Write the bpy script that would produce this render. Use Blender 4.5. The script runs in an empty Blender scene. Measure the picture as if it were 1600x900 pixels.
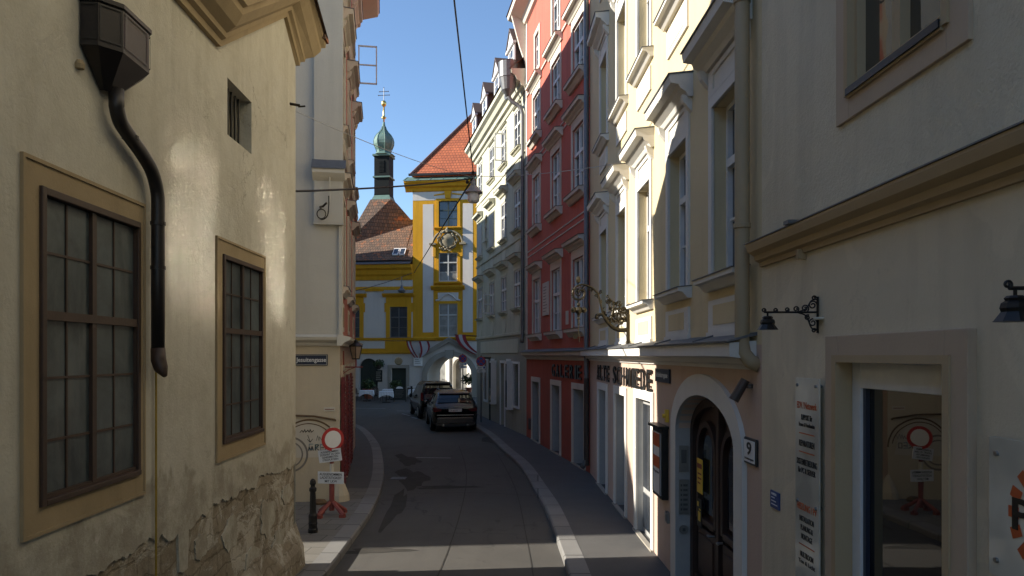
import bpy, bmesh, math, random
from mathutils import Vector, Matrix, Euler, noise
random.seed(7)
S = bpy.context.scene
COL = S.collection
R = math.radians
PI = math.pi

# ------------------------------------------------------------------ camera, sky, sun
cam_data = bpy.data.cameras.new('camera'); cam = bpy.data.objects.new('camera', cam_data); COL.objects.link(cam)
cam.location = (0, 0, 3.2); cam.rotation_euler = (R(90), 0, 0)
cam_data.sensor_width = 36; cam_data.lens = 26; cam_data.shift_y = 0.0656
cam_data.clip_start = 0.05; cam_data.clip_end = 3000
S.camera = cam
SUN_EL = 27.0
to_sun = Vector((-1, -0.10, 0)).normalized() * math.cos(R(SUN_EL)) + Vector((0, 0, math.sin(R(SUN_EL))))
W = bpy.data.worlds.new('World'); S.world = W; W.use_nodes = True
nt = W.node_tree; nt.nodes.clear()
sky = nt.nodes.new('ShaderNodeTexSky'); sky.sky_type = 'NISHITA'; sky.sun_disc = False
sky.sun_elevation = R(SUN_EL); sky.sun_rotation = math.atan2(to_sun.x, to_sun.y) % (2 * PI)
sky.air_density = 1.0; sky.dust_density = 0.1; sky.ozone_density = 3.5; sky.altitude = 200
bg = nt.nodes.new('ShaderNodeBackground'); bg.inputs[1].default_value = 0.09
ow = nt.nodes.new('ShaderNodeOutputWorld')
nt.links.new(sky.outputs[0], bg.inputs[0]); nt.links.new(bg.outputs[0], ow.inputs[0])
sd = bpy.data.lights.new('sun', 'SUN'); sd.energy = 4.1; sd.angle = R(0.5); sd.color = (1.0, 0.93, 0.82)
sun = bpy.data.objects.new('sun', sd); COL.objects.link(sun)
sun.rotation_euler = (-to_sun).to_track_quat('-Z', 'Y').to_euler(); sun.location = (-30, 0, 40)
S.view_settings.view_transform = 'Standard'; S.view_settings.look = 'None'
S.view_settings.exposure = 1.35; S.view_settings.gamma = 1.0
S.cycles.caustics_reflective = True; S.cycles.blur_glossy = 0.0; S.cycles.sample_clamp_indirect = 1500   # sunlit panes throw soft patches on the wall opposite
S.cycles.max_bounces = 8; S.cycles.diffuse_bounces = 6; S.cycles.glossy_bounces = 4

# ------------------------------------------------------------------ materials
def _nodes(name):
    m = bpy.data.materials.new(name); m.use_nodes = True
    return m, m.node_tree, m.node_tree.nodes['Principled BSDF']
def _n(t, kind, **kw):
    n = t.nodes.new(kind)
    for k, v in kw.items():
        if k in n.inputs: n.inputs[k].default_value = v
        else: setattr(n, k, v)
    return n
def _pos(t, scale=(1, 1, 1)):
    g = _n(t, 'ShaderNodeNewGeometry'); mp = _n(t, 'ShaderNodeMapping'); mp.inputs['Scale'].default_value = scale
    t.links.new(g.outputs['Position'], mp.inputs[0]); return mp.outputs[0]
def _noise(t, scale, detail=5, rough=.55, vec=None, dist=0):
    n = _n(t, 'ShaderNodeTexNoise'); n.inputs['Scale'].default_value = scale; n.inputs['Detail'].default_value = detail
    n.inputs['Roughness'].default_value = rough; n.inputs['Distortion'].default_value = dist
    t.links.new(vec if vec else _pos(t), n.inputs['Vector']); return n.outputs['Fac']
def _ramp(t, fac, a, b, ca=(0, 0, 0, 1), cb=(1, 1, 1, 1)):
    r = _n(t, 'ShaderNodeValToRGB'); r.color_ramp.elements[0].position = a; r.color_ramp.elements[1].position = b
    r.color_ramp.elements[0].color = ca; r.color_ramp.elements[1].color = cb
    t.links.new(fac, r.inputs[0]); return r.outputs[0]
def _mix(t, fac, a, b, mode='MIX'):
    m = _n(t, 'ShaderNodeMix'); m.data_type = 'RGBA'; m.blend_type = mode
    for i, v in ((0, fac), (6, a), (7, b)):
        if hasattr(v, 'links'): t.links.new(v, m.inputs[i])
        elif i == 0: m.inputs[0].default_value = v
        else: m.inputs[i].default_value = (*v[:3], 1)
    return m.outputs[2]
def _math(t, op, a, b):
    m = _n(t, 'ShaderNodeMath'); m.operation = op
    for i, v in ((0, a), (1, b)):
        if hasattr(v, 'links'): t.links.new(v, m.inputs[i])
        else: m.inputs[i].default_value = v
    return m.outputs[0]
def _bump(t, b, h, strength=.3, dist=.01):
    n = _n(t, 'ShaderNodeBump'); n.inputs['Strength'].default_value = strength; n.inputs['Distance'].default_value = dist
    t.links.new(h, n.inputs['Height']); t.links.new(n.outputs[0], b.inputs['Normal'])
def sc(c, k): return tuple(min(1, x * k) for x in c)

def plaster(name, col, dirt=.25, streak=.15, bump=.25, rough=.9, dirtcol=None, patch=.5, cracks=0):
    m, t, b = _nodes(name)
    dc = dirtcol or sc(col, .62)
    f1 = _ramp(t, _noise(t, patch, 8, .65, dist=.4), .38, .72)
    c = _mix(t, _math(t, 'MULTIPLY', f1, dirt), col, dc)
    f2 = _ramp(t, _noise(t, 1.0, 6, .6, _pos(t, (3.2, 3.2, .28))), .5, .78)
    c = _mix(t, _math(t, 'MULTIPLY', f2, streak), c, sc(dc, .8))
    if cracks:
        vor = _n(t, 'ShaderNodeTexVoronoi'); vor.feature = 'DISTANCE_TO_EDGE'; vor.inputs['Scale'].default_value = .42
        wob = _n(t, 'ShaderNodeTexNoise'); wob.inputs['Scale'].default_value = 2.6; wob.inputs['Detail'].default_value = 8; wob.inputs['Roughness'].default_value = .72
        av = _n(t, 'ShaderNodeVectorMath'); av.operation = 'MULTIPLY_ADD'; av.inputs[1].default_value = (.8, .8, .8); p = _pos(t)
        t.links.new(p, wob.inputs[0]); t.links.new(wob.outputs['Color'], av.inputs[0]); t.links.new(p, av.inputs[2]); t.links.new(av.outputs[0], vor.inputs[0])
        ck = _math(t, 'MULTIPLY', _ramp(t, vor.outputs['Distance'], 0, .004, (1, 1, 1, 1), (0, 0, 0, 1)), _ramp(t, _noise(t, .6, 3), .5, .6))
        c = _mix(t, _math(t, 'MULTIPLY', ck, cracks), c, sc(dc, .5))
        pm = _ramp(t, _noise(t, .75, 3, .5, dist=1.5), .60, .615); c = _mix(t, _math(t, 'MULTIPLY', pm, .22), c, sc(col, 1.22))
    f3 = _ramp(t, _noise(t, 9, 5, .7), .62, .74)
    c = _mix(t, _math(t, 'MULTIPLY', f3, dirt * .5), c, sc(dc, .75))
    t.links.new(c, b.inputs['Base Color']); b.inputs['Roughness'].default_value = rough
    b.inputs['Specular IOR Level'].default_value = .25
    h = _math(t, 'ADD', _noise(t, 38, 5, .7), _math(t, 'MULTIPLY', _noise(t, 4, 4, .6), 1.6))
    _bump(t, b, h, bump, .012)
    return m
def simple(name, col, rough=.6, metal=0, var=.2, scale=6, bump=0, spec=.5):
    m, t, b = _nodes(name)
    c = _mix(t, _math(t, 'MULTIPLY', _ramp(t, _noise(t, scale, 6, .65), .35, .7), var), col, sc(col, .45))
    t.links.new(c, b.inputs['Base Color']); b.inputs['Roughness'].default_value = rough; b.inputs['Metallic'].default_value = metal
    b.inputs['Specular IOR Level'].default_value = spec
    if bump: _bump(t, b, _noise(t, scale * 6, 4), bump, .006)
    return m
def glass(name, col=(.012, .015, .02), rough=.025, wave=.05, ior=1.7):
    m, t, b = _nodes(name)
    c = _mix(t, _ramp(t, _noise(t, 1.3, 3), .35, .7), col, sc(col, 2.0))
    t.links.new(c, b.inputs['Base Color']); b.inputs['Roughness'].default_value = rough; b.inputs['IOR'].default_value = ior
    if wave: _bump(t, b, _noise(t, 1.6, 2, .5), wave, .05)
    return m
def old_wall(name, col):
    """aged cream plaster with damp patches, mends and fine cracks"""
    m, t, b = _nodes(name)
    f1 = _ramp(t, _noise(t, .9, 9, .7, dist=.7), .42, .70)
    c = _mix(t, _math(t, 'MULTIPLY', f1, .45), col, (.36, .325, .24))
    c = _mix(t, _math(t, 'MULTIPLY', _ramp(t, _noise(t, 3.5, 9, .75, dist=.5), .48, .72), .32), c, (.31, .28, .21))
    f2 = _ramp(t, _noise(t, 1.0, 7, .65, _pos(t, (3.5, 3.5, .35))), .5, .72)
    c = _mix(t, _math(t, 'MULTIPLY', f2, .28), c, (.27, .235, .17))
    f3 = _ramp(t, _noise(t, 2.4, 9, .75, dist=1.2), .61, .66)
    c = _mix(t, _math(t, 'MULTIPLY', f3, .35), c, (.60, .57, .50))
    vor = _n(t, 'ShaderNodeTexVoronoi'); vor.feature = 'DISTANCE_TO_EDGE'; vor.inputs['Scale'].default_value = .55
    wob = _n(t, 'ShaderNodeTexNoise'); wob.inputs['Scale'].default_value = 3; wob.inputs['Detail'].default_value = 7; wob.inputs['Roughness'].default_value = .7
    addv = _n(t, 'ShaderNodeVectorMath'); addv.operation = 'MULTIPLY_ADD'; addv.inputs[1].default_value = (.7, .7, .7)
    p = _pos(t); t.links.new(p, wob.inputs[0]); t.links.new(wob.outputs['Color'], addv.inputs[0]); t.links.new(p, addv.inputs[2])
    t.links.new(addv.outputs[0], vor.inputs[0])
    crack = _math(t, 'MULTIPLY', _ramp(t, vor.outputs['Distance'], .0, .006, (1, 1, 1, 1), (0, 0, 0, 1)), _ramp(t, _noise(t, .7, 3), .54, .62))
    c = _mix(t, _math(t, 'MULTIPLY', crack, .45), c, (.16, .13, .09))
    g = _n(t, 'ShaderNodeNewGeometry'); sx = _n(t, 'ShaderNodeSeparateXYZ'); t.links.new(g.outputs['Position'], sx.inputs[0])
    lim = _math(t, 'ADD', _math(t, 'MULTIPLY', _noise(t, 1.3, 9, .68, dist=.5), 2.2), 1.0)       # rising damp, about 2.1 m
    damp = _ramp(t, _math(t, 'SUBTRACT', lim, sx.outputs['Z']), -.12, .14)
    dn = _math(t, 'MULTIPLY', damp, _ramp(t, _noise(t, 2.6, 8, .72), .38, .58))
    c = _mix(t, _math(t, 'MULTIPLY', dn, .55), c, (.215, .18, .125))
    c = _mix(t, _math(t, 'MULTIPLY', _math(t, 'MULTIPLY', damp, _ramp(t, _noise(t, 6, 8, .75), .60, .66)), .6), c, (.58, .55, .47))
    t.links.new(c, b.inputs['Base Color']); b.inputs['Roughness'].default_value = .92; b.inputs['Specular IOR Level'].default_value = .2
    h = _math(t, 'ADD', _math(t, 'MULTIPLY', _noise(t, 4, 8, .7), 1.2), _math(t, 'MULTIPLY', _noise(t, 45, 4), .25))
    h = _math(t, 'ADD', h, _math(t, 'MULTIPLY', crack, -.5)); h = _math(t, 'ADD', h, _math(t, 'MULTIPLY', f3, -.15))
    _bump(t, b, h, .5, .03)
    return m
def old_stone(name):
    """rough rubble and brick bared below the plaster, with smears of lime and mortar"""
    m, t, b = _nodes(name)
    st = _noise(t, 2.6, 9, .75, dist=.8)
    stone = _mix(t, _ramp(t, st, .36, .62), (.40, .35, .265), (.25, .21, .15))
    stone = _mix(t, _ramp(t, _noise(t, 9, 7, .75), .58, .76), stone, (.15, .125, .09))
    g = _n(t, 'ShaderNodeNewGeometry'); sx = _n(t, 'ShaderNodeSeparateXYZ'); t.links.new(g.outputs['Position'], sx.inputs[0])
    br = _n(t, 'ShaderNodeTexBrick'); br.inputs['Scale'].default_value = 1.0; br.offset = .37; br.squash = 1.6; br.squash_frequency = 3
    br.inputs['Brick Width'].default_value = .44; br.inputs['Row Height'].default_value = .21; br.inputs['Mortar Size'].default_value = .016
    br.inputs['Mortar Smooth'].default_value = .6
    br.inputs['Color1'].default_value = (1, 1, 1, 1); br.inputs['Color2'].default_value = (.80, .78, .74, 1); br.inputs['Mortar'].default_value = (.66, .64, .60, 1)
    cx = _n(t, 'ShaderNodeCombineXYZ'); yy = _math(t, 'ADD', sx.outputs['Y'], _math(t, 'MULTIPLY', _noise(t, 3.3, 5), .25)); t.links.new(yy, cx.inputs[0])
    zz = _math(t, 'ADD', sx.outputs['Z'], _math(t, 'MULTIPLY', _noise(t, 2.2, 5), .30)); t.links.new(zz, cx.inputs[1])
    t.links.new(cx.outputs[0], br.inputs['Vector'])
    stone = _mix(t, 1.0, stone, br.outputs['Color'], 'MULTIPLY')
    lime = _ramp(t, _noise(t, 1.7, 11, .78, dist=1.3), .50, .57)
    stone = _mix(t, _math(t, 'MULTIPLY', lime, .8), stone, (.52, .485, .40))
    t.links.new(stone, b.inputs['Base Color']); b.inputs['Roughness'].default_value = .95; b.inputs['Specular IOR Level'].default_value = .15
    h = _math(t, 'ADD', _math(t, 'MULTIPLY', _noise(t, 6, 8, .75), 1.6), _math(t, 'MULTIPLY', br.outputs['Fac'], -.35)); h = _math(t, 'ADD', h, _math(t, 'MULTIPLY', lime, .4))
    _bump(t, b, h, .55, .022)
    return m
def tiles(name, col, col2, row=.22, wid=.2, spot=None):
    m, t, b = _nodes(name)
    tc = _n(t, 'ShaderNodeUVMap')
    br = _n(t, 'ShaderNodeTexBrick'); t.links.new(tc.outputs[0], br.inputs['Vector'])
    br.inputs['Scale'].default_value = 1; br.inputs['Brick Width'].default_value = wid; br.inputs['Row Height'].default_value = row
    br.inputs['Mortar Size'].default_value = .018; br.inputs['Mortar Smooth'].default_value = .5; br.inputs['Bias'].default_value = -.1
    br.inputs['Color1'].default_value = (*col, 1); br.inputs['Color2'].default_value = (*col2, 1); br.inputs['Mortar'].default_value = (*sc(col, .22), 1)
    c = br.outputs['Color']
    c = _mix(t, _math(t, 'MULTIPLY', _ramp(t, _noise(t, .9, 6, .7), .35, .65), .5), c, sc(col2, .45))
    if spot: c = _mix(t, _ramp(t, _noise(t, 1.3, 5, .7), .58, .66), c, _mix(t, .5, c, spot))
    t.links.new(c, b.inputs['Base Color']); b.inputs['Roughness'].default_value = .85
    sep = _n(t, 'ShaderNodeSeparateXYZ'); t.links.new(tc.outputs[0], sep.inputs[0])
    fr = _math(t, 'FRACT', _math(t, 'DIVIDE', sep.outputs['Y'], row), 0)
    h = _math(t, 'ADD', _math(t, 'MULTIPLY', fr, -1.0), _math(t, 'MULTIPLY', br.outputs['Fac'], -.5))
    _bump(t, b, h, .9, .05)
    return m
def asphalt(name):
    m, t, b = _nodes(name)
    c = _mix(t, _ramp(t, _noise(t, .35, 7, .65, dist=.6), .35, .68), (.052, .048, .042), (.080, .074, .065))
    c = _mix(t, _math(t, 'MULTIPLY', _ramp(t, _noise(t, 1.0, 5, .6, _pos(t, (1.4, .09, 1))), .48, .7), .5), c, (.034, .032, .029))
    c = _mix(t, _math(t, 'MULTIPLY', _ramp(t, _noise(t, 240, 3, .8), .35, .75), .45), c, (.14, .135, .125))
    c = _mix(t, _math(t, 'MULTIPLY', _ramp(t, _noise(t, 1.6, 7, .7, dist=1.0), .62, .68), .6), c, (.034, .032, .030))
    vor = _n(t, 'ShaderNodeTexVoronoi'); vor.feature = 'DISTANCE_TO_EDGE'; vor.inputs['Scale'].default_value = .22
    wob = _n(t, 'ShaderNodeTexNoise'); wob.inputs['Scale'].default_value = 2.2; wob.inputs['Detail'].default_value = 6
    av = _n(t, 'ShaderNodeVectorMath'); av.operation = 'MULTIPLY_ADD'; av.inputs[1].default_value = (.9, .9, .9)
    p = _pos(t); t.links.new(p, wob.inputs[0]); t.links.new(wob.outputs['Color'], av.inputs[0]); t.links.new(p, av.inputs[2]); t.links.new(av.outputs[0], vor.inputs[0])
    cr = _math(t, 'MULTIPLY', _ramp(t, vor.outputs['Distance'], 0, .006, (1, 1, 1, 1), (0, 0, 0, 1)), _ramp(t, _noise(t, .25, 3), .45, .55))
    c = _mix(t, _math(t, 'MULTIPLY', cr, .75), c, (.02, .02, .02))
    t.links.new(c, b.inputs['Base Color']); b.inputs['Roughness'].default_value = .82; b.inputs['Specular IOR Level'].default_value = .3
    h = _math(t, 'ADD', _noise(t, 180, 3, .7), _math(t, 'MULTIPLY', _noise(t, 3, 4), .8))
    _bump(t, b, h, .35, .006)
    return m
def paving(name, col, bw, rh, mortar=.006, ang=0.0):
    m, t, b = _nodes(name)
    g = _n(t, 'ShaderNodeNewGeometry'); mp = _n(t, 'ShaderNodeMapping'); mp.inputs['Rotation'].default_value = (0, 0, ang)
    t.links.new(g.outputs['Position'], mp.inputs[0])
    br = _n(t, 'ShaderNodeTexBrick'); t.links.new(mp.outputs[0], br.inputs['Vector'])
    br.inputs['Scale'].default_value = 1; br.inputs['Brick Width'].default_value = bw; br.inputs['Row Height'].default_value = rh
    br.inputs['Mortar Size'].default_value = mortar; br.inputs['Mortar Smooth'].default_value = .3
    br.inputs['Color1'].default_value = (*col, 1); br.inputs['Color2'].default_value = (*sc(col, .78), 1); br.inputs['Mortar'].default_value = (*sc(col, .3), 1)
    c = _mix(t, _math(t, 'MULTIPLY', _ramp(t, _noise(t, 1.2, 7, .7), .4, .7), .4), br.outputs['Color'], sc(col, .5))
    c = _mix(t, _math(t, 'MULTIPLY', _ramp(t, _noise(t, 160, 3, .8), .4, .7), .25), c, sc(col, 1.6))
    t.links.new(c, b.inputs['Base Color']); b.inputs['Roughness'].default_value = .85; b.inputs['Specular IOR Level'].default_value = .3
    h = _math(t, 'ADD', _math(t, 'MULTIPLY', br.outputs['Fac'], -1.0), _math(t, 'MULTIPLY', _noise(t, 60, 4), .35))
    _bump(t, b, h, .5, .008)
    return m

M = {}
M['old'] = old_wall('aged_plaster', (.53, .505, .415)); M['oldstone'] = old_stone('bared_stone')
M['ochre'] = plaster('ochre_trim', (.37, .285, .165), .75, .5)
M['cream_end'] = plaster('grey_cream_plaster', (.52, .49, .41), .3, .22)
M['cream_low'] = plaster('yellow_cream_plaster', (.56, .48, .34), .3, .2)
M['pink'] = plaster('salmon_plaster', (.50, .19, .135), .25, .2)
M['pinkcream'] = plaster('rose_cream_plaster', (.55, .42, .33), .25, .2)
M['trimcream'] = plaster('cream_stucco', (.60, .56, .46), .3, .3)
M['sch'] = plaster('pale_yellow_plaster', (.60, .50, .31), .25, .25)
M['schwhite'] = plaster('white_stucco', (.64, .62, .57), .15, .15)
M['schlow'] = plaster('rosy_beige_plaster', (.52, .39, .31), .25, .22)
M['near'] = plaster('beige_roughcast', (.65, .575, .42), .42, .34, .9, cracks=.18)
M['near2'] = plaster('beige_smooth', (.64, .56, .41), .42, .34, .4, cracks=.18)
M['neartrim'] = plaster('tan_trim', (.47, .37, .265), .2, .12, .15)
M['neartrim2'] = plaster('ochre_cornice', (.44, .335, .20), .25, .15, .15)
M['red'] = plaster('red_plaster', (.50, .14, .10), .35, .45)
M['redlow'] = plaster('red_base_plaster', (.40, .10, .065), .45, .4)
M['redtrim'] = plaster('ivory_stucco', (.62, .58, .50), .25, .3)
M['grn'] = plaster('pale_green_plaster', (.52, .52, .41), .4, .45)
M['grnlow'] = plaster('grey_green_plaster', (.34, .33, .27), .3, .3)
M['grntrim'] = plaster('pale_green_stucco', (.55, .54, .43), .25, .3)
M['yel'] = plaster('golden_yellow_plaster', (.60, .30, .018), .4, .45)
M['yelw'] = plaster('grey_white_plaster', (.58, .54, .49), .2, .22)
M['stone'] = plaster('grey_stone', (.34, .31, .26), .5, .4, .4)
M['crest'] = plaster('weathered_stucco', (.30, .255, .17), .7, .5, .4)
M['court'] = plaster('courtyard_plaster', (.66, .62, .54), .2, .2)
M['white_wood'] = simple('white_painted_wood', (.68, .68, .66), .5, var=.2)
M['brown_wood'] = simple('brown_window_wood', (.050, .026, .014), .55, var=.5, bump=.2)
M['door_wood'] = simple('dark_door_wood', (.040, .020, .014), .5, var=.5, bump=.3)
M['green_wood'] = simple('dark_green_wood', (.022, .035, .028), .5)
M['greyshutter'] = simple('pale_grey_shutter', (.52, .52, .49), .6)
M['redshutter'] = simple('dark_red_shutter', (.15, .018, .018), .5)
M['beigewood'] = simple('cream_painted_wood', (.56, .50, .40), .6)
M['greydoor'] = simple('grey_painted_door', (.36, .36, .35), .6)
M['glass'] = glass('window_glass')
M['glass_far'] = glass('far_window_glass', (.02, .026, .036), .03, .08)
M['door_glass'] = glass('door_glass', (.008, .009, .008), .012, .01, 2.0)
M['mirror_glass'] = glass('old_reflecting_glass', (.02, .02, .02), .02, .10, 2.3)
M['sun_glass'] = glass('sun_patch_glass', (.02, .02, .02), .105, 0, 2.2)
_b = M['sun_glass'].node_tree.nodes['Principled BSDF']; _b.inputs['Metallic'].default_value = .30  # mirror share added so these panes throw brighter sun patches across the street
M['sun_glass'].node_tree.links.remove(_b.inputs['Base Color'].links[0]); _b.inputs['Base Color'].default_value = (.85, .88, .86, 1)
M['curtain'] = glass('curtained_glass', (.16, .16, .15), .05, .03, 1.5)
def frosted(name):
    m, t, b = _nodes(name)
    c = _mix(t, _ramp(t, _noise(t, 1.9, 7, .65, dist=.6), .34, .70), (.026, .037, .040), (.095, .118, .120))
    c = _mix(t, _math(t, 'MULTIPLY', _ramp(t, _noise(t, 1.0, 6, .7, _pos(t, (6, 6, 1))), .5, .7), .5), c, (.13, .135, .125))
    t.links.new(c, b.inputs['Base Color']); b.inputs['Roughness'].default_value = .42; b.inputs['Specular IOR Level'].default_value = .3; b.inputs['IOR'].default_value = 1.5
    _bump(t, b, _noise(t, 5, 3), .15, .02)
    return m
M['frost'] = frosted('dusty_frosted_glass')
M['iron'] = simple('black_iron', (.018, .017, .016), .45, .4, .4, 14)
M['wrought'] = simple('old_gilded_iron', (.055, .045, .028), .42, .75, .6, 18)
M['pipe_dark'] = simple('dark_painted_sheet', (.022, .018, .016), .42, .2, .5, 9)
M['pipe_grey'] = simple('grey_zinc', (.16, .165, .17), .5, .5, .4, 7)
M['pipe_tan'] = plaster('tan_painted_pipe', (.36, .28, .17), .4, .4, .1, .55)
M['pipe_brown'] = simple('brown_pipe', (.07, .05, .04), .5, .2, .4)
M['sheet'] = simple('grey_sheet_metal', (.16, .165, .17), .5, .5, .4, 5)
M['copper'] = simple('green_copper', (.115, .20, .165), .6, .1, .6, 3)
M['copper_dark'] = simple('dark_copper_sheet', (.006, .009, .009), .75, 0, .5, 3, 0, .2)
M['gold'] = simple('gilding', (.75, .52, .16), .3, .95, .2)
M['tile_dark'] = tiles('old_brown_tiles', (.20, .115, .07), (.10, .07, .05), .3, .2, (.55, .16, .035))
M['tile_red'] = tiles('red_tiles', (.50, .135, .05), (.40, .10, .04), .3, .24)
M['tile_brown'] = tiles('dull_red_tiles', (.22, .08, .05), (.16, .07, .05), .3, .24)
M['sheet_brown'] = simple('brown_sheet_roof', (.10, .065, .05), .6, .1, .4, 3)
M['asphalt'] = asphalt('worn_asphalt')
M['walk'] = paving('pavement_asphalt', (.095, .092, .088), 30, 30, .0)
M['slabs'] = paving('stone_slabs', (.17, .16, .14), .62, .40, .010, R(4))
M['kerb'] = paving('granite_kerb', (.20, .195, .185), 6.0, .95, .022, R(2))
M['ground'] = plaster('ground', (.10, .098, .09), .4, 0)
M['paint_white'] = simple('worn_white_paint', (.30, .30, .29), .7, var=.9, scale=9)
M['white'] = simple('white_enamel', (.75, .75, .73), .35, var=.12)
M['signred'] = simple('sign_red', (.42, .025, .022), .4, var=.15)
M['signblue'] = simple('sign_blue', (.03, .07, .30), .4, var=.15)
M['plateblue'] = simple('enamel_dark_blue', (.014, .022, .045), .35, var=.2)
M['plaqueblue'] = simple('plaque_blue', (.02, .06, .20), .4, var=.2)
M['black'] = simple('black_paint', (.012, .012, .012), .4)
M['orange'] = simple('orange_print', (.50, .10, .025), .5, var=.1)
M['greyprint'] = simple('grey_print', (.10, .10, .095), .5, var=.1)
M['yellowprint'] = simple('yellow_print', (.70, .48, .05), .5, var=.1)
M['rustred'] = simple('faded_red_paint', (.26, .055, .04), .6, var=.5, scale=10)
M['cloth'] = simple('white_tablecloth', (.72, .73, .76), .8, var=.1)
M['wood'] = simple('table_wood', (.35, .20, .07), .6)
M['rattan'] = simple('dark_wicker', (.06, .04, .03), .7)
M['slate'] = simple('blackboard', (.015, .018, .016), .6)
M['leaf'] = simple('green_leaves', (.05, .085, .022), .6, var=.6, scale=12)
M['terracotta'] = simple('terracotta', (.28, .08, .04), .8)
M['car1'] = simple('brown_grey_car_paint', (.11, .10, .095), .24, .75, .1, 3)
M['car2'] = simple('dark_car_paint', (.014, .015, .018), .2, .5, .1, 3)
M['carglass'] = glass('car_glass', (.006, .007, .009), .02, 0, 1.6)
M['tyre'] = simple('rubber', (.012, .012, .012), .85)
M['rim'] = simple('alloy', (.35, .35, .36), .35, .9)
M['taillight'] = simple('red_lens', (.10, .006, .008), .2, var=.1)
M['chrome'] = simple('chrome_strip', (.55, .55, .55), .2, 1.0, .1)
M['plastic'] = simple('black_plastic', (.02, .02, .02), .6)
M['lampglass'] = simple('milk_glass', (.80, .80, .77), .35, var=.1)
M['lanternglass'] = simple('dusty_lantern_glass', (.30, .22, .15), .3, var=.4)
M['flagred'] = simple('flag_red', (.24, .02, .025), .8, var=.1)
M['flagwhite'] = simple('flag_white', (.40, .39, .40), .8, var=.1)
M['cable'] = simple('cable', (.012, .013, .014), .6)
M['cable_light'] = simple('light_steel_cable', (.40, .40, .38), .5, .3)
M['graf_black'] = simple('black_spray', (.03, .028, .025), .8)
M['graf_grey'] = simple('grey_spray', (.22, .20, .17), .8)
M['graf_brown'] = simple('brown_spray', (.14, .085, .04), .8)
M['graf_blue'] = simple('blue_spray', (.14, .24, .27), .8)
M['panelpale'] = plaster('pale_wall_patch', (.58, .53, .43), .3, .1)
M['steel'] = simple('brushed_steel', (.30, .30, .29), .4, .8, .3)
M['acrylic'] = glass('acrylic_plate', (.40, .385, .32), .06, 0, 1.5)

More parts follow.
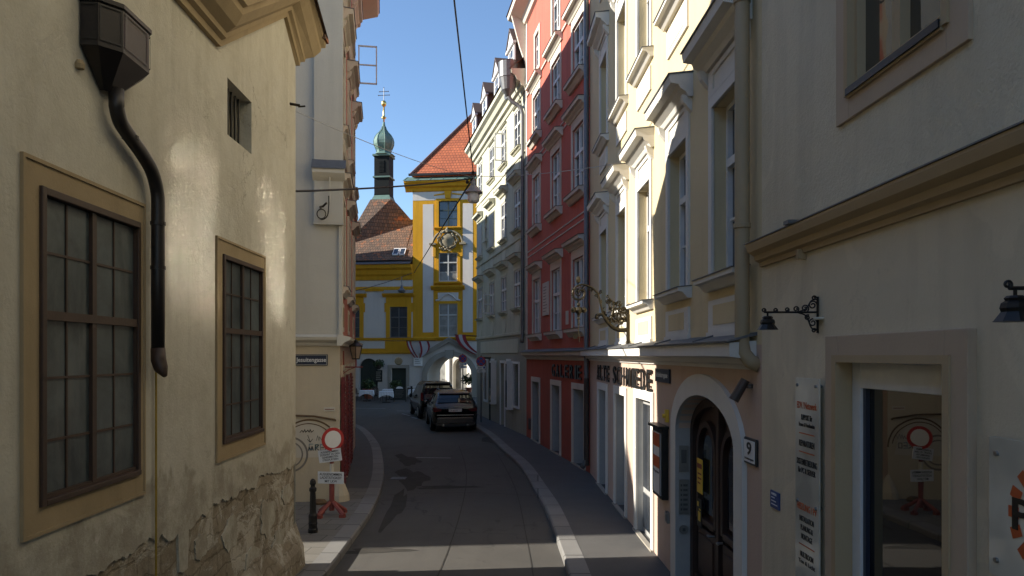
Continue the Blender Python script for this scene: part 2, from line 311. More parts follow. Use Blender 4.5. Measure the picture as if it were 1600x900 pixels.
# ------------------------------------------------------------------ mesh helpers
class MB:
    def __init__(s): s.v = []; s.f = []; s.mi = []; s.m = 0
    def add(s, vs, fs):
        o = len(s.v); s.v += [tuple(p) for p in vs]
        for f in fs: s.f.append(tuple(o + i for i in f)); s.mi.append(s.m)
        return s
    def face(s, *pts): return s.add(pts, [tuple(range(len(pts)))])
    def box(s, x0, x1, y0, y1, z0, z1):
        v = [(x0, y0, z0), (x1, y0, z0), (x1, y1, z0), (x0, y1, z0), (x0, y0, z1), (x1, y0, z1), (x1, y1, z1), (x0, y1, z1)]
        return s.add(v, [(3, 2, 1, 0), (4, 5, 6, 7), (0, 1, 5, 4), (1, 2, 6, 5), (2, 3, 7, 6), (3, 0, 4, 7)])
    def prism(s, prof, a, b, axis='x'):
        """polygon profile extruded from a to b; axis x: prof=(y,z); y: (x,z); z: (x,y)"""
        def P(p, k):
            return (k, p[0], p[1]) if axis == 'x' else ((p[0], k, p[1]) if axis == 'y' else (p[0], p[1], k))
        n = len(prof)
        vs = [P(p, a) for p in prof] + [P(p, b) for p in prof]
        fs = [tuple(range(n))[::-1], tuple(range(n, 2 * n))] + [(i, (i + 1) % n, n + (i + 1) % n, n + i) for i in range(n)]
        return s.add(vs, fs)
    def tube(s, pts, r, seg=8, caps=True):
        pts = [Vector(p) for p in pts]; n = len(pts)
        rs = r if isinstance(r, (list, tuple)) else [r] * n
        rings = []; prev = None
        for i, p in enumerate(pts):
            d = (pts[min(i + 1, n - 1)] - pts[max(i - 1, 0)])
            d = d.normalized() if d.length > 1e-9 else Vector((0, 0, 1))
            if prev is None:
                a = d.cross(Vector((0, 0, 1)))
                if a.length < .05: a = d.cross(Vector((1, 0, 0)))
            else: a = prev - d * prev.dot(d)
            if a.length < 1e-6: a = d.orthogonal()
            a.normalize(); prev = a; b = d.cross(a)
            rings.append([p + (a * math.cos(2 * PI * k / seg) + b * math.sin(2 * PI * k / seg)) * rs[i] for k in range(seg)])
        vs = [q for rg in rings for q in rg]; fs = []
        for i in range(n - 1):
            for k in range(seg):
                fs.append((i * seg + k, i * seg + (k + 1) % seg, (i + 1) * seg + (k + 1) % seg, (i + 1) * seg + k))
        if caps: fs += [tuple(range(seg))[::-1], tuple((n - 1) * seg + k for k in range(seg))]
        return s.add(vs, fs)
    def lathe(s, prof, c=(0, 0, 0), seg=16, ph=0, sy=1):
        vs = []; fs = []; n = len(prof)
        for r, z in prof:
            for k in range(seg):
                a = ph + 2 * PI * k / seg
                vs.append((c[0] + r * math.cos(a), c[1] + sy * r * math.sin(a), c[2] + z))
        for i in range(n - 1):
            for k in range(seg):
                fs.append((i * seg + k, i * seg + (k + 1) % seg, (i + 1) * seg + (k + 1) % seg, (i + 1) * seg + k))
        fs += [tuple(range(seg))[::-1], tuple((n - 1) * seg + k for k in range(seg))]
        return s.add(vs, fs)
    def mesh(s, name, mats, smooth=False, uv=False, xf=None):
        me = bpy.data.meshes.new(name)
        vs = [xf @ Vector(p) for p in s.v] if xf else s.v
        me.from_pydata(vs, [], s.f)
        mats = mats if isinstance(mats, (list, tuple)) else [mats]
        for m in mats: me.materials.append(M[m] if isinstance(m, str) else m)
        for p, i in zip(me.polygons, s.mi): p.material_index = i; p.use_smooth = smooth
        if uv:                                       # planar UV per face in metres: u along the eaves, v up the slope
            l = me.uv_layers.new(name='UVMap')
            for p in me.polygons:
                nrm = p.normal; h = Vector((0, 0, 1)).cross(nrm)
                h = h.normalized() if h.length > .01 else Vector((1, 0, 0)); up = nrm.cross(h)
                for li in p.loop_indices:
                    co = me.vertices[me.loops[li].vertex_index].co
                    l.data[li].uv = (co.dot(h), co.dot(up))
        me.update(); return me
    def build(s, name, mats, parent=None, loc=None, smooth=False, bevel=0, uv=False, rot=None, subsurf=0):
        return link(name, s.mesh(name, mats, smooth, uv), parent, loc, bevel, rot, subsurf)
def link(name, me, parent=None, loc=None, bevel=0, rot=None, subsurf=0):
    o = bpy.data.objects.new(name, me); COL.objects.link(o)
    if parent: o.parent = parent
    if loc: o.location = loc
    if rot: o.rotation_euler = rot
    if bevel:
        b = o.modifiers.new('bevel', 'BEVEL'); b.width = bevel; b.segments = 2; b.limit_method = 'ANGLE'; b.angle_limit = R(40)
    if subsurf:
        b = o.modifiers.new('subd', 'SUBSURF'); b.levels = subsurf; b.render_levels = subsurf
    return o
def tag(o, label, cat, group=None, kind=None):
    o['label'] = label; o['category'] = cat
    if group: o['group'] = group
    if kind: o['kind'] = kind
    return o
def thing(name, label, cat, loc=(0, 0, 0), rz=0, group=None):
    o = bpy.data.objects.new(name, None); o.empty_display_size = .2; COL.objects.link(o)
    o.location = loc; o.rotation_euler = (0, 0, rz)
    return tag(o, label, cat, group)
def struct(o): o['kind'] = 'structure'; return o
def facade(name, label, P, Q):
    """Empty at the facade's left end (seen from the street): local x runs right, y goes into the house, z up"""
    a = math.atan2(Q[1] - P[1], Q[0] - P[0])
    o = thing(name, label, 'house', (P[0], P[1], 0), a); o['_L'] = math.hypot(Q[0] - P[0], Q[1] - P[1])
    L = o['_L']; del o['_L']
    return o, L, Matrix.Translation((P[0], P[1], 0)) @ Matrix.Rotation(a, 4, 'Z'), a
def smooth_path(pts, n=4):
    pts = [Vector(p) for p in pts]; out = []
    for i in range(len(pts) - 1):
        p0 = pts[max(i - 1, 0)]; p1 = pts[i]; p2 = pts[i + 1]; p3 = pts[min(i + 2, len(pts) - 1)]
        for k in range(n):
            t = k / n
            out.append(.5 * ((2 * p1) + (p2 - p0) * t + (2 * p0 - 5 * p1 + 4 * p2 - p3) * t * t + (3 * p1 - p0 - 3 * p2 + p3) * t ** 3))
    out.append(pts[-1]); return out
def spiral(cx, cz, r0, r1, a0, turns, n=22, y=0):
    return [(cx + (r0 + (r1 - r0) * i / n) * math.cos(a0 + turns * 2 * PI * i / n), y, cz + (r0 + (r1 - r0) * i / n) * math.sin(a0 + turns * 2 * PI * i / n)) for i in range(n + 1)]

def wall(mb, u0, u1, z0, z1, ops=(), y=0.0):
    """front sheet with rectangular openings (a,b,c,d,depth) and their reveals; arch openings carry a 6th value (rise)"""
    us = sorted(set([u0, u1] + [v for o in ops for v in o[:2] if u0 < v < u1]))
    zs = sorted(set([z0, z1] + [v for o in ops for v in o[2:4] if z0 < v < z1]))
    for i in range(len(us) - 1):
        for j in range(len(zs) - 1):
            cu = (us[i] + us[i + 1]) / 2; cz = (zs[j] + zs[j + 1]) / 2
            if any(o[0] < cu < o[1] and o[2] < cz < o[3] for o in ops): continue
            mb.face((us[i], y, zs[j]), (us[i + 1], y, zs[j]), (us[i + 1], y, zs[j + 1]), (us[i], y, zs[j + 1]))
    for o in ops:
        a, b, c, d, dep = o[:5]; yy = y + dep
        rise = o[5] if len(o) > 5 else 0
        if not rise:
            mb.face((a, y, d), (b, y, d), (b, yy, d), (a, yy, d))
            zt = d
        else:
            arc = arch_pts(a, b, d - rise, rise)
            for i in range(len(arc) - 1):
                p, q = arc[i], arc[i + 1]
                mb.face((p[0], y, p[1]), (q[0], y, q[1]), (q[0], yy, q[1]), (p[0], yy, p[1]))
                k = a if (p[0] + q[0]) / 2 < (a + b) / 2 else b
                mb.face((k, y, d), (p[0], y, p[1]), (q[0], y, q[1]))
            mb.face((a, y, d), ((a + b) / 2, y, d), (a, y, d - 1e-4))
            zt = d - rise
        mb.face((a, y, c), (a, y, zt), (a, yy, zt), (a, yy, c))
        mb.face((b, y, c), (b, yy, c), (b, yy, zt), (b, y, zt))
        if c > z0 + .01: mb.face((a, y, c), (a, yy, c), (b, yy, c), (b, y, c))
def arch_pts(a, b, zs, rise, n=16):
    c = (a + b) / 2; r = (b - a) / 2
    return [(c - r * math.cos(PI * i / n), zs + rise * math.sin(PI * i / n)) for i in range(n + 1)]
def shell(mb, u0, u1, y1, z0, z1, y0=0.0, top=True):
    mb.face((u0, y0, z0), (u0, y0, z1), (u0, y1, z1), (u0, y1, z0)); mb.face((u1, y0, z0), (u1, y1, z0), (u1, y1, z1), (u1, y0, z1))
    mb.face((u0, y1, z0), (u0, y1, z1), (u1, y1, z1), (u1, y1, z0))
    if top: mb.face((u0, y0, z1), (u1, y0, z1), (u1, y1, z1), (u0, y1, z1))

# window assembly; meshes are shared through a cache
CACHE = {}
def window(parent, uc, z0, w, h, depth=.18, cols=2, transom=.62, mun=1, fm='white_wood', gm='glass_far', sur=None, sill=None, hood=None,
           surm='schwhite', toprows=1, botrows=2, name='window', bar=.05, curtain=0, apron=None, apronm=None, sheet='sheet', tilt=None):
    """window part (panes) with frame, surround, sill and hood as sub-parts; x centred, z from the sill up"""
    key = (name, w, h, depth, cols, transom, mun, fm, gm, str(sur), str(sill), str(hood), surm, toprows, botrows, bar, curtain, str(apron), str(apronm), sheet, str(tilt))
    if key not in CACHE:
        ms = []
        x0, x1 = -w / 2, w / 2
        g = MB()
        if not tilt: g.face((x0, depth, 0), (x1, depth, 0), (x1, depth, h), (x0, depth, h))
        else:                                               # panes tilted to aim sun patches at the wall opposite, plus random jitter
            rr = random.Random(tilt[2]); zs_ = [.06, h * transom * .5, h * transom - .03, h * transom + .03, h - .06]
            for xa, xb in ((x0 + .05, -.02), (.02, x1 - .05)):
                for za, zb in ((zs_[0], zs_[1]), (zs_[1], zs_[2]), (zs_[3], zs_[4])):
                    a_ = tilt[0] + rr.uniform(-.009, .009); b_ = tilt[1] + rr.uniform(-.008, .008); xm, zm = (xa + xb) / 2, (za + zb) / 2
                    Y_ = lambda x, z: depth - .02 + a_ * (x - xm) + b_ * (z - zm)
                    g.face((xa, Y_(xa, za), za), (xb, Y_(xb, za), za), (xb, Y_(xb, zb), zb), (xa, Y_(xa, zb), zb))
            g.face((x0, depth + .03, 0), (x1, depth + .03, 0), (x1, depth + .03, h), (x0, depth + .03, h))
        if curtain:
            g.m = 1; g.face((x0, depth - .003, 0), (x1, depth - .003, 0), (x1, depth - .003, h * curtain), (x0, depth - .003, h * curtain))
        ms.append(('pane', g.mesh(name, [gm, 'curtain'])))
        f = MB(); t = .055; yf = depth - (.06 if gm != 'frost' else .022); mu = .022 if gm != 'frost' else .012
        t = .055 if gm != 'frost' else .05; f.box(x0, x0 + t, yf, depth, 0, h); f.box(x1 - t, x1, yf, depth, 0, h)
        f.box(x0 + t, x1 - t, yf, depth, 0, t * 1.3); f.box(x0 + t, x1 - t, yf, depth, h - t, h)
        zt = h * transom
        if transom < 1: f.box(x0 + t, x1 - t, yf - .012, depth, zt - (.045 if gm != 'frost' else .03), zt + (.045 if gm != 'frost' else .03))
        cw = (w - 2 * t) / cols
        for i in range(1, cols): f.box(x0 + t + cw * i - (.045 if gm != 'frost' else .028), x0 + t + cw * i + (.045 if gm != 'frost' else .028), yf - .006, depth, t, h - t)
        m2 = bar * .5
        for i in range(cols):
            a = x0 + t + cw * i; b = a + cw
            for k in range(1, mun + 1):
                xx = a + (b - a) * k / (mun + 1)
                f.box(xx - m2 / 2, xx + m2 / 2, yf + mu, depth, t, h - t)
            for k in range(1, botrows):
                zz = zt * k / botrows; f.box(a + .03, b - .03, yf + mu - .002, depth, zz - m2 / 2, zz + m2 / 2)
            for k in range(1, toprows):
                zz = zt + (h - zt) * k / toprows; f.box(a + .03, b - .03, yf + mu - .002, depth, zz - m2 / 2, zz + m2 / 2)
        ms.append(('frame', f.mesh('frame', [fm])))
        if sur:
            sw, sp = sur[:2]; low = sur[2] if len(sur) > 2 else 0
            s = MB(); s.box(x0 - sw, x0, -sp, .01, -low, h + sw); s.box(x1, x1 + sw, -sp, .01, -low, h + sw); s.box(x0, x1, -sp, .01, h, h + sw)
            if len(sur) > 3 and sur[3]: s.box(x0, x1, -sp, .01, -sw, 0)
            ms.append(('surround', s.mesh('surround', [surm])))
        if sill:
            pr, sh, oh = sill
            s = MB(); s.prism([(.02, 0), (-pr, -.02), (-pr, -sh * .45), (-pr * .7, -sh * .5), (-pr * .45, -sh * .8), (-pr * .3, -sh), (.02, -sh)], x0 - oh, x1 + oh)
            s.m = 1; s.prism([(.02, .012), (-pr - .015, -.008), (-pr - .015, -.019), (.02, .001)], x0 - oh - .01, x1 + oh + .01)
            ms.append(('sill', s.mesh('sill', [surm, sheet])))
        if hood:
            gap, hh, pr, oh = hood[:4]
            s = MB(); b0 = h + gap
            s.prism([(.02, b0), (-pr * .2, b0), (-pr * .3, b0 + hh * .18), (-pr * .55, b0 + hh * .35), (-pr * .62, b0 + hh * .5), (-pr * .95, b0 + hh * .55), (-pr, b0 + hh * .8), (-pr, b0 + hh * .9), (.02, b0 + hh)], x0 - oh, x1 + oh)
            if len(hood) > 4 and hood[4]:
                for q in (x0 - oh + .09, x1 + oh - .09):
                    s.prism([(.01, b0 + .02), (-pr * .45, b0 + .03), (-pr * .36, b0 - .06), (-pr * .14, b0 - .14), (.01, b0 - .19)], q - .045, q + .045)
            s.m = 1; s.prism([(.02, b0 + hh + .02), (-pr - .02, b0 + hh * .9 + .012), (-pr - .02, b0 + hh * .9), (.02, b0 + hh + .004)], x0 - oh - .015, x1 + oh + .015)
            ms.append(('hood', s.mesh('hood', [surm, sheet])))
        if apron:
            for nm_, sel in (('apron_panel', [q for q in apron if q[2] < 0]), ('frieze_panel', [q for q in apron if q[2] >= 0])):
                if not sel: continue
                s = MB()
                for (a, b, c, d, p0, p1, mi) in sel: s.m = mi; s.box(a, b, -p1, p0, c, d)
                ms.append((nm_, s.mesh(nm_, apronm)))
        CACHE[key] = ms
    ms = CACHE[key]; root = None
    for nm, me in ms:
        if nm == 'pane': root = link(name, me, parent, (uc, 0, z0))
        else: link(nm, me, root)
    return root
TXT = {}
def text_mesh(s, wid, hgt, dep=.004, bold=0, mat='black', align=None):
    key = (s, wid, hgt, dep, bold, mat)
    if key in TXT: return TXT[key]
    c = bpy.data.curves.new('lettering', 'FONT'); c.body = s; c.size = 1; c.extrude = .5; c.offset = bold; c.resolution_u = 3
    c.align_x = 'CENTER' if align is None else align
    o = bpy.data.objects.new('lettering', c); COL.objects.link(o); bpy.context.view_layer.update()
    me = bpy.data.meshes.new_from_object(o.evaluated_get(bpy.context.evaluated_depsgraph_get()))
    bpy.data.objects.remove(o); bpy.data.curves.remove(c)
    xs = [v.co.x for v in me.vertices]; ys = [v.co.y for v in me.vertices]; zs = [v.co.z for v in me.vertices]
    bx, by, bz = min(xs), min(ys), min(zs); kx = wid / (max(xs) - bx); ky = hgt / (max(ys) - by); kz = dep / (max(zs) - bz)
    for v in me.vertices: v.co = ((v.co.x - bx) * kx, -(v.co.z - bz) * kz, (v.co.y - by) * ky)
    me.materials.clear(); me.materials.append(M[mat]); TXT[key] = me
    return me
def on_wall(mat, ang, u, w, z): return mat @ Vector((u, -w, z))

# ------------------------------------------------------------------ ground, road, kerbs, pavements
g = MB(); g.face((-900, -900, -.03), (900, -900, -.03), (900, 1500, -.03), (-900, 1500, -.03)); struct(g.build('ground', 'ground'))
KR = [(.9, -16), (.87, 0), (.85, 5), (.805, 10.45), (.77, 12.2), (.686, 14.95), (.5, 17.5), (.2, 21.05), (-.34, 24.5), (-1.12, 29.65), (-2.3, 35), (-3.4, 39.2), (-3.45, 40.6), (-2.6, 41.6), (0, 42), (6, 42)]
KL = [(-2.5, -16), (-2.6, 5), (-2.65, 10.46), (-2.71, 12.57), (-2.82, 14.95), (-3.14, 17.97), (-3.7, 21.3), (-4.55, 25.4), (-5.7, 29.65), (-6.75, 32.6), (-8.2, 35), (-10.5, 37), (-14, 38.2)]
def dense(pl, n=4):
    return [(p.x, p.y) for p in smooth_path([(x, y, 0) for x, y in pl], n)]
KRd, KLd = dense(KR), dense(KL)
def offs(pl, d):
    out = []
    for i, p in enumerate(pl):
        a = Vector(pl[max(i - 1, 0)]); b = Vector(pl[min(i + 1, len(pl) - 1)]); t = (b - a).normalized()
        out.append((p[0] + t.y * d, p[1] - t.x * d))
    return out
def strip(mb, A, B, z):
    for i in range(len(A) - 1): mb.face((*A[i], z), (*A[i + 1], z), (*B[i + 1], z), (*B[i], z))
rd = MB(); rd.face((-30, -16, 0), (20, -16, 0), (20, 75, 0), (-30, 75, 0)); struct(rd.build('road', 'asphalt'))
for nm, K, sgn in (('kerb_right', KRd, 1), ('kerb_left', KLd, -1)):
    k = MB(); In = offs(K, .30 * sgn); F2 = offs(K, .025 * sgn)
    strip(k, F2, In, .125)
    for i in range(len(K) - 1):
        k.face((*K[i], -.01), (*K[i + 1], -.01), (*K[i + 1], .10), (*K[i], .10))
        k.face((*K[i], .10), (*K[i + 1], .10), (*F2[i + 1], .125), (*F2[i], .125))
    struct(k.build(nm, 'kerb'))
pr = MB(); Ri = offs(KRd, .30)
far = [(8, p[1]) if p[1] < 41.5 else (p[0] + .0, p[1] - 3) for p in Ri]
for i in range(len(Ri) - 1):
    a, b = Ri[i], Ri[i + 1]
    if b[1] <= a[1] + .01 and i > 30: continue
    pr.face((*a, .121), (6, a[1], .121), (6, b[1], .121), (*b, .121))
struct(pr.build('pavement_right', 'walk'))
pl_ = MB(); Li = offs(KLd, -.30)
for i in range(len(Li) - 1):
    a, b = Li[i], Li[i + 1]
    pl_.m = 1 if b[1] < 17.2 else 0
    pl_.face((*a, .121), (-40, a[1] - (0 if a[1] < 20 else 0), .121), (-40, b[1], .121), (*b, .121))
struct(pl_.build('pavement_left', ['walk', 'slabs']))
mk = MB()
for (x0, y0, x1, y1, w) in ((-9.6, 44.6, -7.6, 44.4, .14), (-6.6, 42.4, -5.2, 42.2, .14), (-6.0, 40.4, -5.35, 39.0, .12), (-5.2, 38.2, -4.55, 36.8, .12), (-3.0, 23.1, -1.9, 23.0, .10)):
    d = (Vector((x1, y1)) - Vector((x0, y0))).normalized(); n = Vector((-d.y, d.x)) * w / 2
    mk.face((x0 - n.x, y0 - n.y, .004), (x1 - n.x, y1 - n.y, .004), (x1 + n.x, y1 + n.y, .004), (x0 + n.x, y0 + n.y, .004))
struct(mk.build('road_marking', 'paint_white'))
# tar repair and gully by the left kerb
rp = MB()
def blob(cx, cy, rx, ry, a, z, n=22, seed=0):
    rr = random.Random(seed); ph = rr.random() * 9
    pts = []
    for k in range(n):
        t = 2 * PI * k / n; q = 1 + .22 * math.sin(3 * t + ph) + .13 * math.sin(7 * t + ph * 2) + .06 * rr.uniform(-1, 1)
        x, y = rx * q * math.cos(t), ry * q * math.sin(t)
        pts.append((cx + x * math.cos(a) - y * math.sin(a), cy + x * math.sin(a) + y * math.cos(a), z))
    return pts
for i, (cx, cy, rx, ry, a) in enumerate(((-2.62, 19.3, .38, 1.5, .2), (-2.45, 15.6, .16, 1.9, .05), (-2.2, 12.1, .55, .16, .1), (-1.6, 17.9, .75, .22, .1), (-3.2, 22.6, .3, 1.2, .3), (-.5, 27.5, .5, 1.6, .2))):
    rp.face(*blob(cx, cy, rx, ry, a, .0035 + .0004 * i, seed=i))
for (pts, w) in (([(-1.15, 8), (-1.05, 14), (-1.2, 20), (-1.9, 26)], .009), ([(.35, 8), (.28, 13), (.1, 18), (-.5, 24)], .007), ([(-2.9, 16.9), (-1.0, 17.2), (.5, 16.8)], .009)):
    pp_ = [(p.x, p.y) for p in smooth_path([(x + .04 * math.sin(9 * y), y, 0) for x, y in pts], 6)]
    for i in range(len(pp_) - 1):
        a, b = Vector(pp_[i]), Vector(pp_[i + 1]); n_ = Vector((-(b - a).y, (b - a).x)).normalized() * w
        rp.face((*(a - n_), .0065), (*(b - n_), .0065), (*(b + n_), .0065), (*(a + n_), .0065))
struct(rp.build('road_patch', simple('damp_tar', (.056, .052, .046), .88, var=.5, scale=3, spec=.15)))
gu = thing('drain_grate', 'small iron drain grate set in the road beside the left kerb', 'drain', (-2.95, 19.2, 0))
m = MB(); m.box(-.2, .2, -.2, .2, -.02, .008); m.build('frame', 'iron', gu)
m = MB()
for k in range(6): m.box(-.17, .17, -.165 + k * .058, -.13 + k * .058, .008, .014)
m.build('grate', 'pipe_grey', gu)

# ------------------------------------------------------------------ left: old house with stained plaster
H, L, X, A = facade('old_house', 'old house with stained cream plaster, crumbling base and brown lattice windows, on the left', (-2.9, 0), (-3.16, 10.8))
LH, XL, AL = H, X, A
wins = ((5.375, 2.23, 1.36, 2.05), (8.565, 2.25, 1.40, 2.03))
m = MB()
ops = [(c - w / 2, c + w / 2, z, z + h, .16) for c, z, w, h in wins] + [(8.04, 8.84, 5.60, 6.22, .42), (-1.2, .2, 2.2, 4.2, .16), (-4.6, -3.2, 2.2, 4.2, .16)]
wall(m, -5.6, 10.8, 1.95, 6.55, ops)
m.face((7.72, 0, 6.55), (10.8, 0, 6.55), (10.8, 0, 7.55), (10.18, 0, 7.98))
m.face((-5.6, 0, 0), (-5.6, 0, 6.9), (-5.6, 12, 6.9), (-5.6, 12, 0)); m.face((-5.6, 12, 0), (-5.6, 12, 6.55), (9.3, 12, 6.55), (9.3, 12, 0))
m.face((10.8, 0, 0), (9.3, 12, 0), (9.3, 12, 7.55), (10.8, 0, 7.55))
def rag(u):
    return 1.60 + .16 * noise.noise((u * .8, 3.1, 0)) + .11 * noise.noise((u * 2.3, 7.7, 0)) + .06 * noise.noise((u * 7, 1.3, 0)) + .03 * noise.noise((u * 21, 5, 0)) - (.0 if u > 5.6 else min(.5, (5.6 - u) * .25)) - (.35 if abs(u - 6.9) < .10 else 0)
U_ = [-5.6 + .03 * k for k in range(int(16.4 / .03) + 1)]; U_[-1] = 10.8
for a, b in zip(U_[:-1], U_[1:]):
    za, zb = rag(a), rag(b)
    m.face((a, 0, za), (b, 0, zb), (b, 0, 1.95), (a, 0, 1.95)); m.face((a, 0, za), (b, 0, zb), (b, .05, zb - .015), (a, .05, za - .015))
w_ = m.build('wall', 'old', H)
m = MB(); m.face((-5.6, .022, 0), (10.8, .022, 0), (10.8, .022, 1.96), (-5.6, .022, 1.96))
def isle(cu, cz, r, seed):
    rr = random.Random(seed); n = 26; P = []
    for k in range(n):
        t_ = 2 * PI * k / n; q = r * (1 + .5 * noise.noise((math.cos(t_) * 1.5 + seed, math.sin(t_) * 1.5, 0)) + .18 * noise.noise((math.cos(t_) * 5, math.sin(t_) * 5 + seed, 0)))
        P.append((cu + 1.5 * q * math.cos(t_), cz + q * math.sin(t_)))
    m2.face(*[(p[0], .008, p[1]) for p in P])
    for k in range(n):
        p, q = P[k], P[(k + 1) % n]; m2.face((p[0], .008, p[1]), (q[0], .008, q[1]), (q[0], .035, q[1]), (p[0], .035, p[1]))
m.build('stone_base', 'oldstone', H)
for k, (cu, cz, r) in enumerate(((8.2, 1.22, .16), (9.5, 1.12, .22), (10.4, 1.25, .14), (7.35, 1.3, .13), (8.9, .75, .15), (10.0, .7, .16))):
    m2 = MB(); isle(cu, cz, r, k); m2.build('plaster_remnant', 'old', w_)
# battered stone foot at the corner
m = MB()
def foot(u0, u1, h, t, yb=.02):
    n = 14; rr = random.Random(3)
    lo = []; hi = []
    for i in range(n + 1):
        u = u0 + (u1 - u0) * i / n; k = rr.uniform(.8, 1.15)
        lo.append((u, -t * k, 0)); hi.append((u, yb, h * rr.uniform(.86, 1.1)))
    for i in range(n):
        mid0 = ((lo[i][0]), -t * .8, h * .55); mid1 = ((lo[i + 1][0]), -t * .8, h * .55)
        m.face(lo[i], lo[i + 1], mid1, mid0); m.face(mid0, mid1, hi[i + 1], hi[i])
foot(6.2, 10.86, .72, .13)
m.face((10.86, -.13, 0), (10.9, 1.5, 0), (10.82, 1.5, .7), (10.86, .02, .7), (10.86, -.105, .4))
m.build('stone_foot', 'oldstone', H)
for i, (c, z, w, h) in enumerate(wins + ((-.5, 2.2, 1.4, 2.0), (-3.9, 2.2, 1.4, 2.0))):
    wd = window(H, c, z, w, h, depth=.03, cols=2, transom=.60, mun=1, fm='brown_wood', gm='frost', toprows=2, botrows=3, bar=.034)
    s = MB(); a, b = c - w / 2 - .16, c + w / 2 + .05; q = .012
    s.box(-w / 2 - .15, -w / 2, -q, .01, -.15, h + .14); s.box(w / 2, w / 2 + .035, -q, .01, -.15, h + .14)
    s.box(-w / 2, w / 2, -q, .01, h, h + .14); s.box(-w / 2, w / 2, -q, .01, -.15, 0)
    s.box(-w / 2 - .175, -w / 2 - .15, -q - .012, .01, -.175, h + .165); s.box(w / 2 + .035, w / 2 + .055, -q - .012, .01, -.175, h + .165)
    s.box(-w / 2 - .15, w / 2 + .035, -q - .012, .01, h + .14, h + .165); s.box(-w / 2 - .15, w / 2 + .035, -q - .012, .01, -.175, -.15)
    s.build('surround', 'ochre', wd)
    s = MB(); s.box(-w / 2, -w / 2 + .05, -.035, .16, 0, h); s.box(w / 2 - .04, w / 2, -.012, .16, 0, h); s.box(-w / 2 + .05, w / 2 - .04, -.03, .16, h - .05, h); s.box(-w / 2 + .05, w / 2 - .04, -.035, .16, 0, .04)
    s.build('outer_frame', 'brown_wood', wd, bevel=.006)
# barred opening
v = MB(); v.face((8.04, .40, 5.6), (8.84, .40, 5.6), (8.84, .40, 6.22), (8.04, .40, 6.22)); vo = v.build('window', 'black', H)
v = MB()
for k in range(6): v.tube([(8.14 + k * .12, .12, 5.6), (8.14 + k * .12, .12, 6.22)], .013, 6)
v.build('bars', 'iron', vo)
# cornice along the eaves, rising to a small gable near the corner
path = [(-5.6, 6.40), (7.72, 6.42), (10.18, 7.86), (10.82, 7.44)]
prof = [(0, 0), (.05, 0), (.06, .06), (.11, .08), (.12, .13), (.22, .19), (.30, .30), (.31, .36), (.36, .38), (.37, .46), (0, .50)]
rings = []
for i, (u, z) in enumerate(path):
    def nrm(a, b): d = Vector((b[0] - a[0], b[1] - a[1])).normalized(); return Vector((-d.y, d.x))
    ns = []
    if i > 0: ns.append(nrm(path[i - 1], path[i]))
    if i < len(path) - 1: ns.append(nrm(path[i], path[i + 1]))
    n = sum(ns, Vector((0, 0))).normalized(); k = 1 / max(.5, n.dot(ns[0]))
    rings.append([(u + n.x * k * h, -w, z + n.y * k * h) for w, h in prof])
rings[-1] = [(10.80 + w * .9, -w, 7.44 + h) for w, h in prof]
m = MB(); n = len(prof)
for i in range(len(rings) - 1):
    for j in range(n - 1): m.face(rings[i][j], rings[i + 1][j], rings[i + 1][j + 1], rings[i][j + 1])
ret = [(9.3 + w * .9, 12, 7.44 + h) for w, h in prof]
for j in range(n - 1): m.face(rings[-1][j], ret[j], ret[j + 1], rings[-1][j + 1])
m.build('cornice', 'ochre', H)
m = MB(); e = -5.9
m.face((e, -.42, 6.90), (7.5, -.42, 6.90), (6.4, 4.8, 13.3), (e, 4.8, 13.3))
m.face((7.5, -.42, 6.90), (9.9, -.42, 8.36), (6.4, 4.8, 13.3)); m.face((9.9, -.42, 8.36), (11.05, -.42, 7.93), (6.4, 4.8, 13.3))
m.face((11.05, -.42, 7.93), (9.5, 12.2, 7.93), (6.0, 7, 13.3), (6.4, 4.8, 13.3)); m.face((e, 12.2, 6.9), (e, 7, 13.3), (6.0, 7, 13.3), (9.5, 12.2, 7.93))
m.face((e, 4.8, 13.3), (6.4, 4.8, 13.3), (6.0, 7, 13.3), (e, 7, 13.3)); m.face((e, -.42, 6.9), (e, 4.8, 13.3), (e, 7, 13.3), (e, 12.2, 6.9))
m.face((7.5, -.42, 6.9), (e, -.42, 6.9), (e, .02, 6.86), (7.5, .02, 6.86))
m.build('roof', 'tile_dark', H, uv=True)
m = MB()
for k in range(14):                                        # tile ends over the corner eave
    y = -.4 + k * .2; m.box(10.9 - .12 * y, 11.12 - .12 * y, y, y + .17, 7.90 + .02 * (k % 2), 7.96 + .02 * (k % 2))
m.build('tile_edge', 'tile_dark', H, uv=True)
# rain hopper and pipe
m = MB()
hx = 5.50; r0 = .36; poly = [(-.34, 0), (-.33, -.12), (-.20, -.23), (.20, -.23), (.33, -.12), (.34, 0)]
def ring(k, z): return [(hx + p[0] * k, p[1] * k - .01, z) for p in poly]
rs = [ring(1.06, 5.71), ring(1.06, 5.68), ring(1.0, 5.67), ring(1.0, 5.40), ring(1.0, 5.37), ring(.24, 5.14)]
for i in range(len(rs) - 1):
    for j in range(5): m.face(rs[i][j], rs[i][j + 1], rs[i + 1][j + 1], rs[i + 1][j])
m.face(*rs[0]); 
hop = m.build('rain_hopper', 'pipe_dark', H)
m = MB()
for j in range(5):
    p, q = Vector(rs[3][j]), Vector(rs[3][j + 1]); p2, q2 = Vector(rs[2][j]), Vector(rs[2][j + 1]); nn = Vector((q.y - p.y, -(q.x - p.x), 0)).normalized()
    if nn.y > 0: nn = -nn
    o = nn * .010; a, b = .06, .94
    for (s0, s1, t0, t1) in ((a, b, .93, .97), (a, b, .03, .07), (a, a + .04, .07, .93), (b - .04, b, .07, .93)):
        f_ = lambda s_, t_: p.lerp(q, s_).lerp(p2.lerp(q2, s_), t_) + o
        m.face(f_(s0, t0), f_(s1, t0), f_(s1, t1), f_(s0, t1))
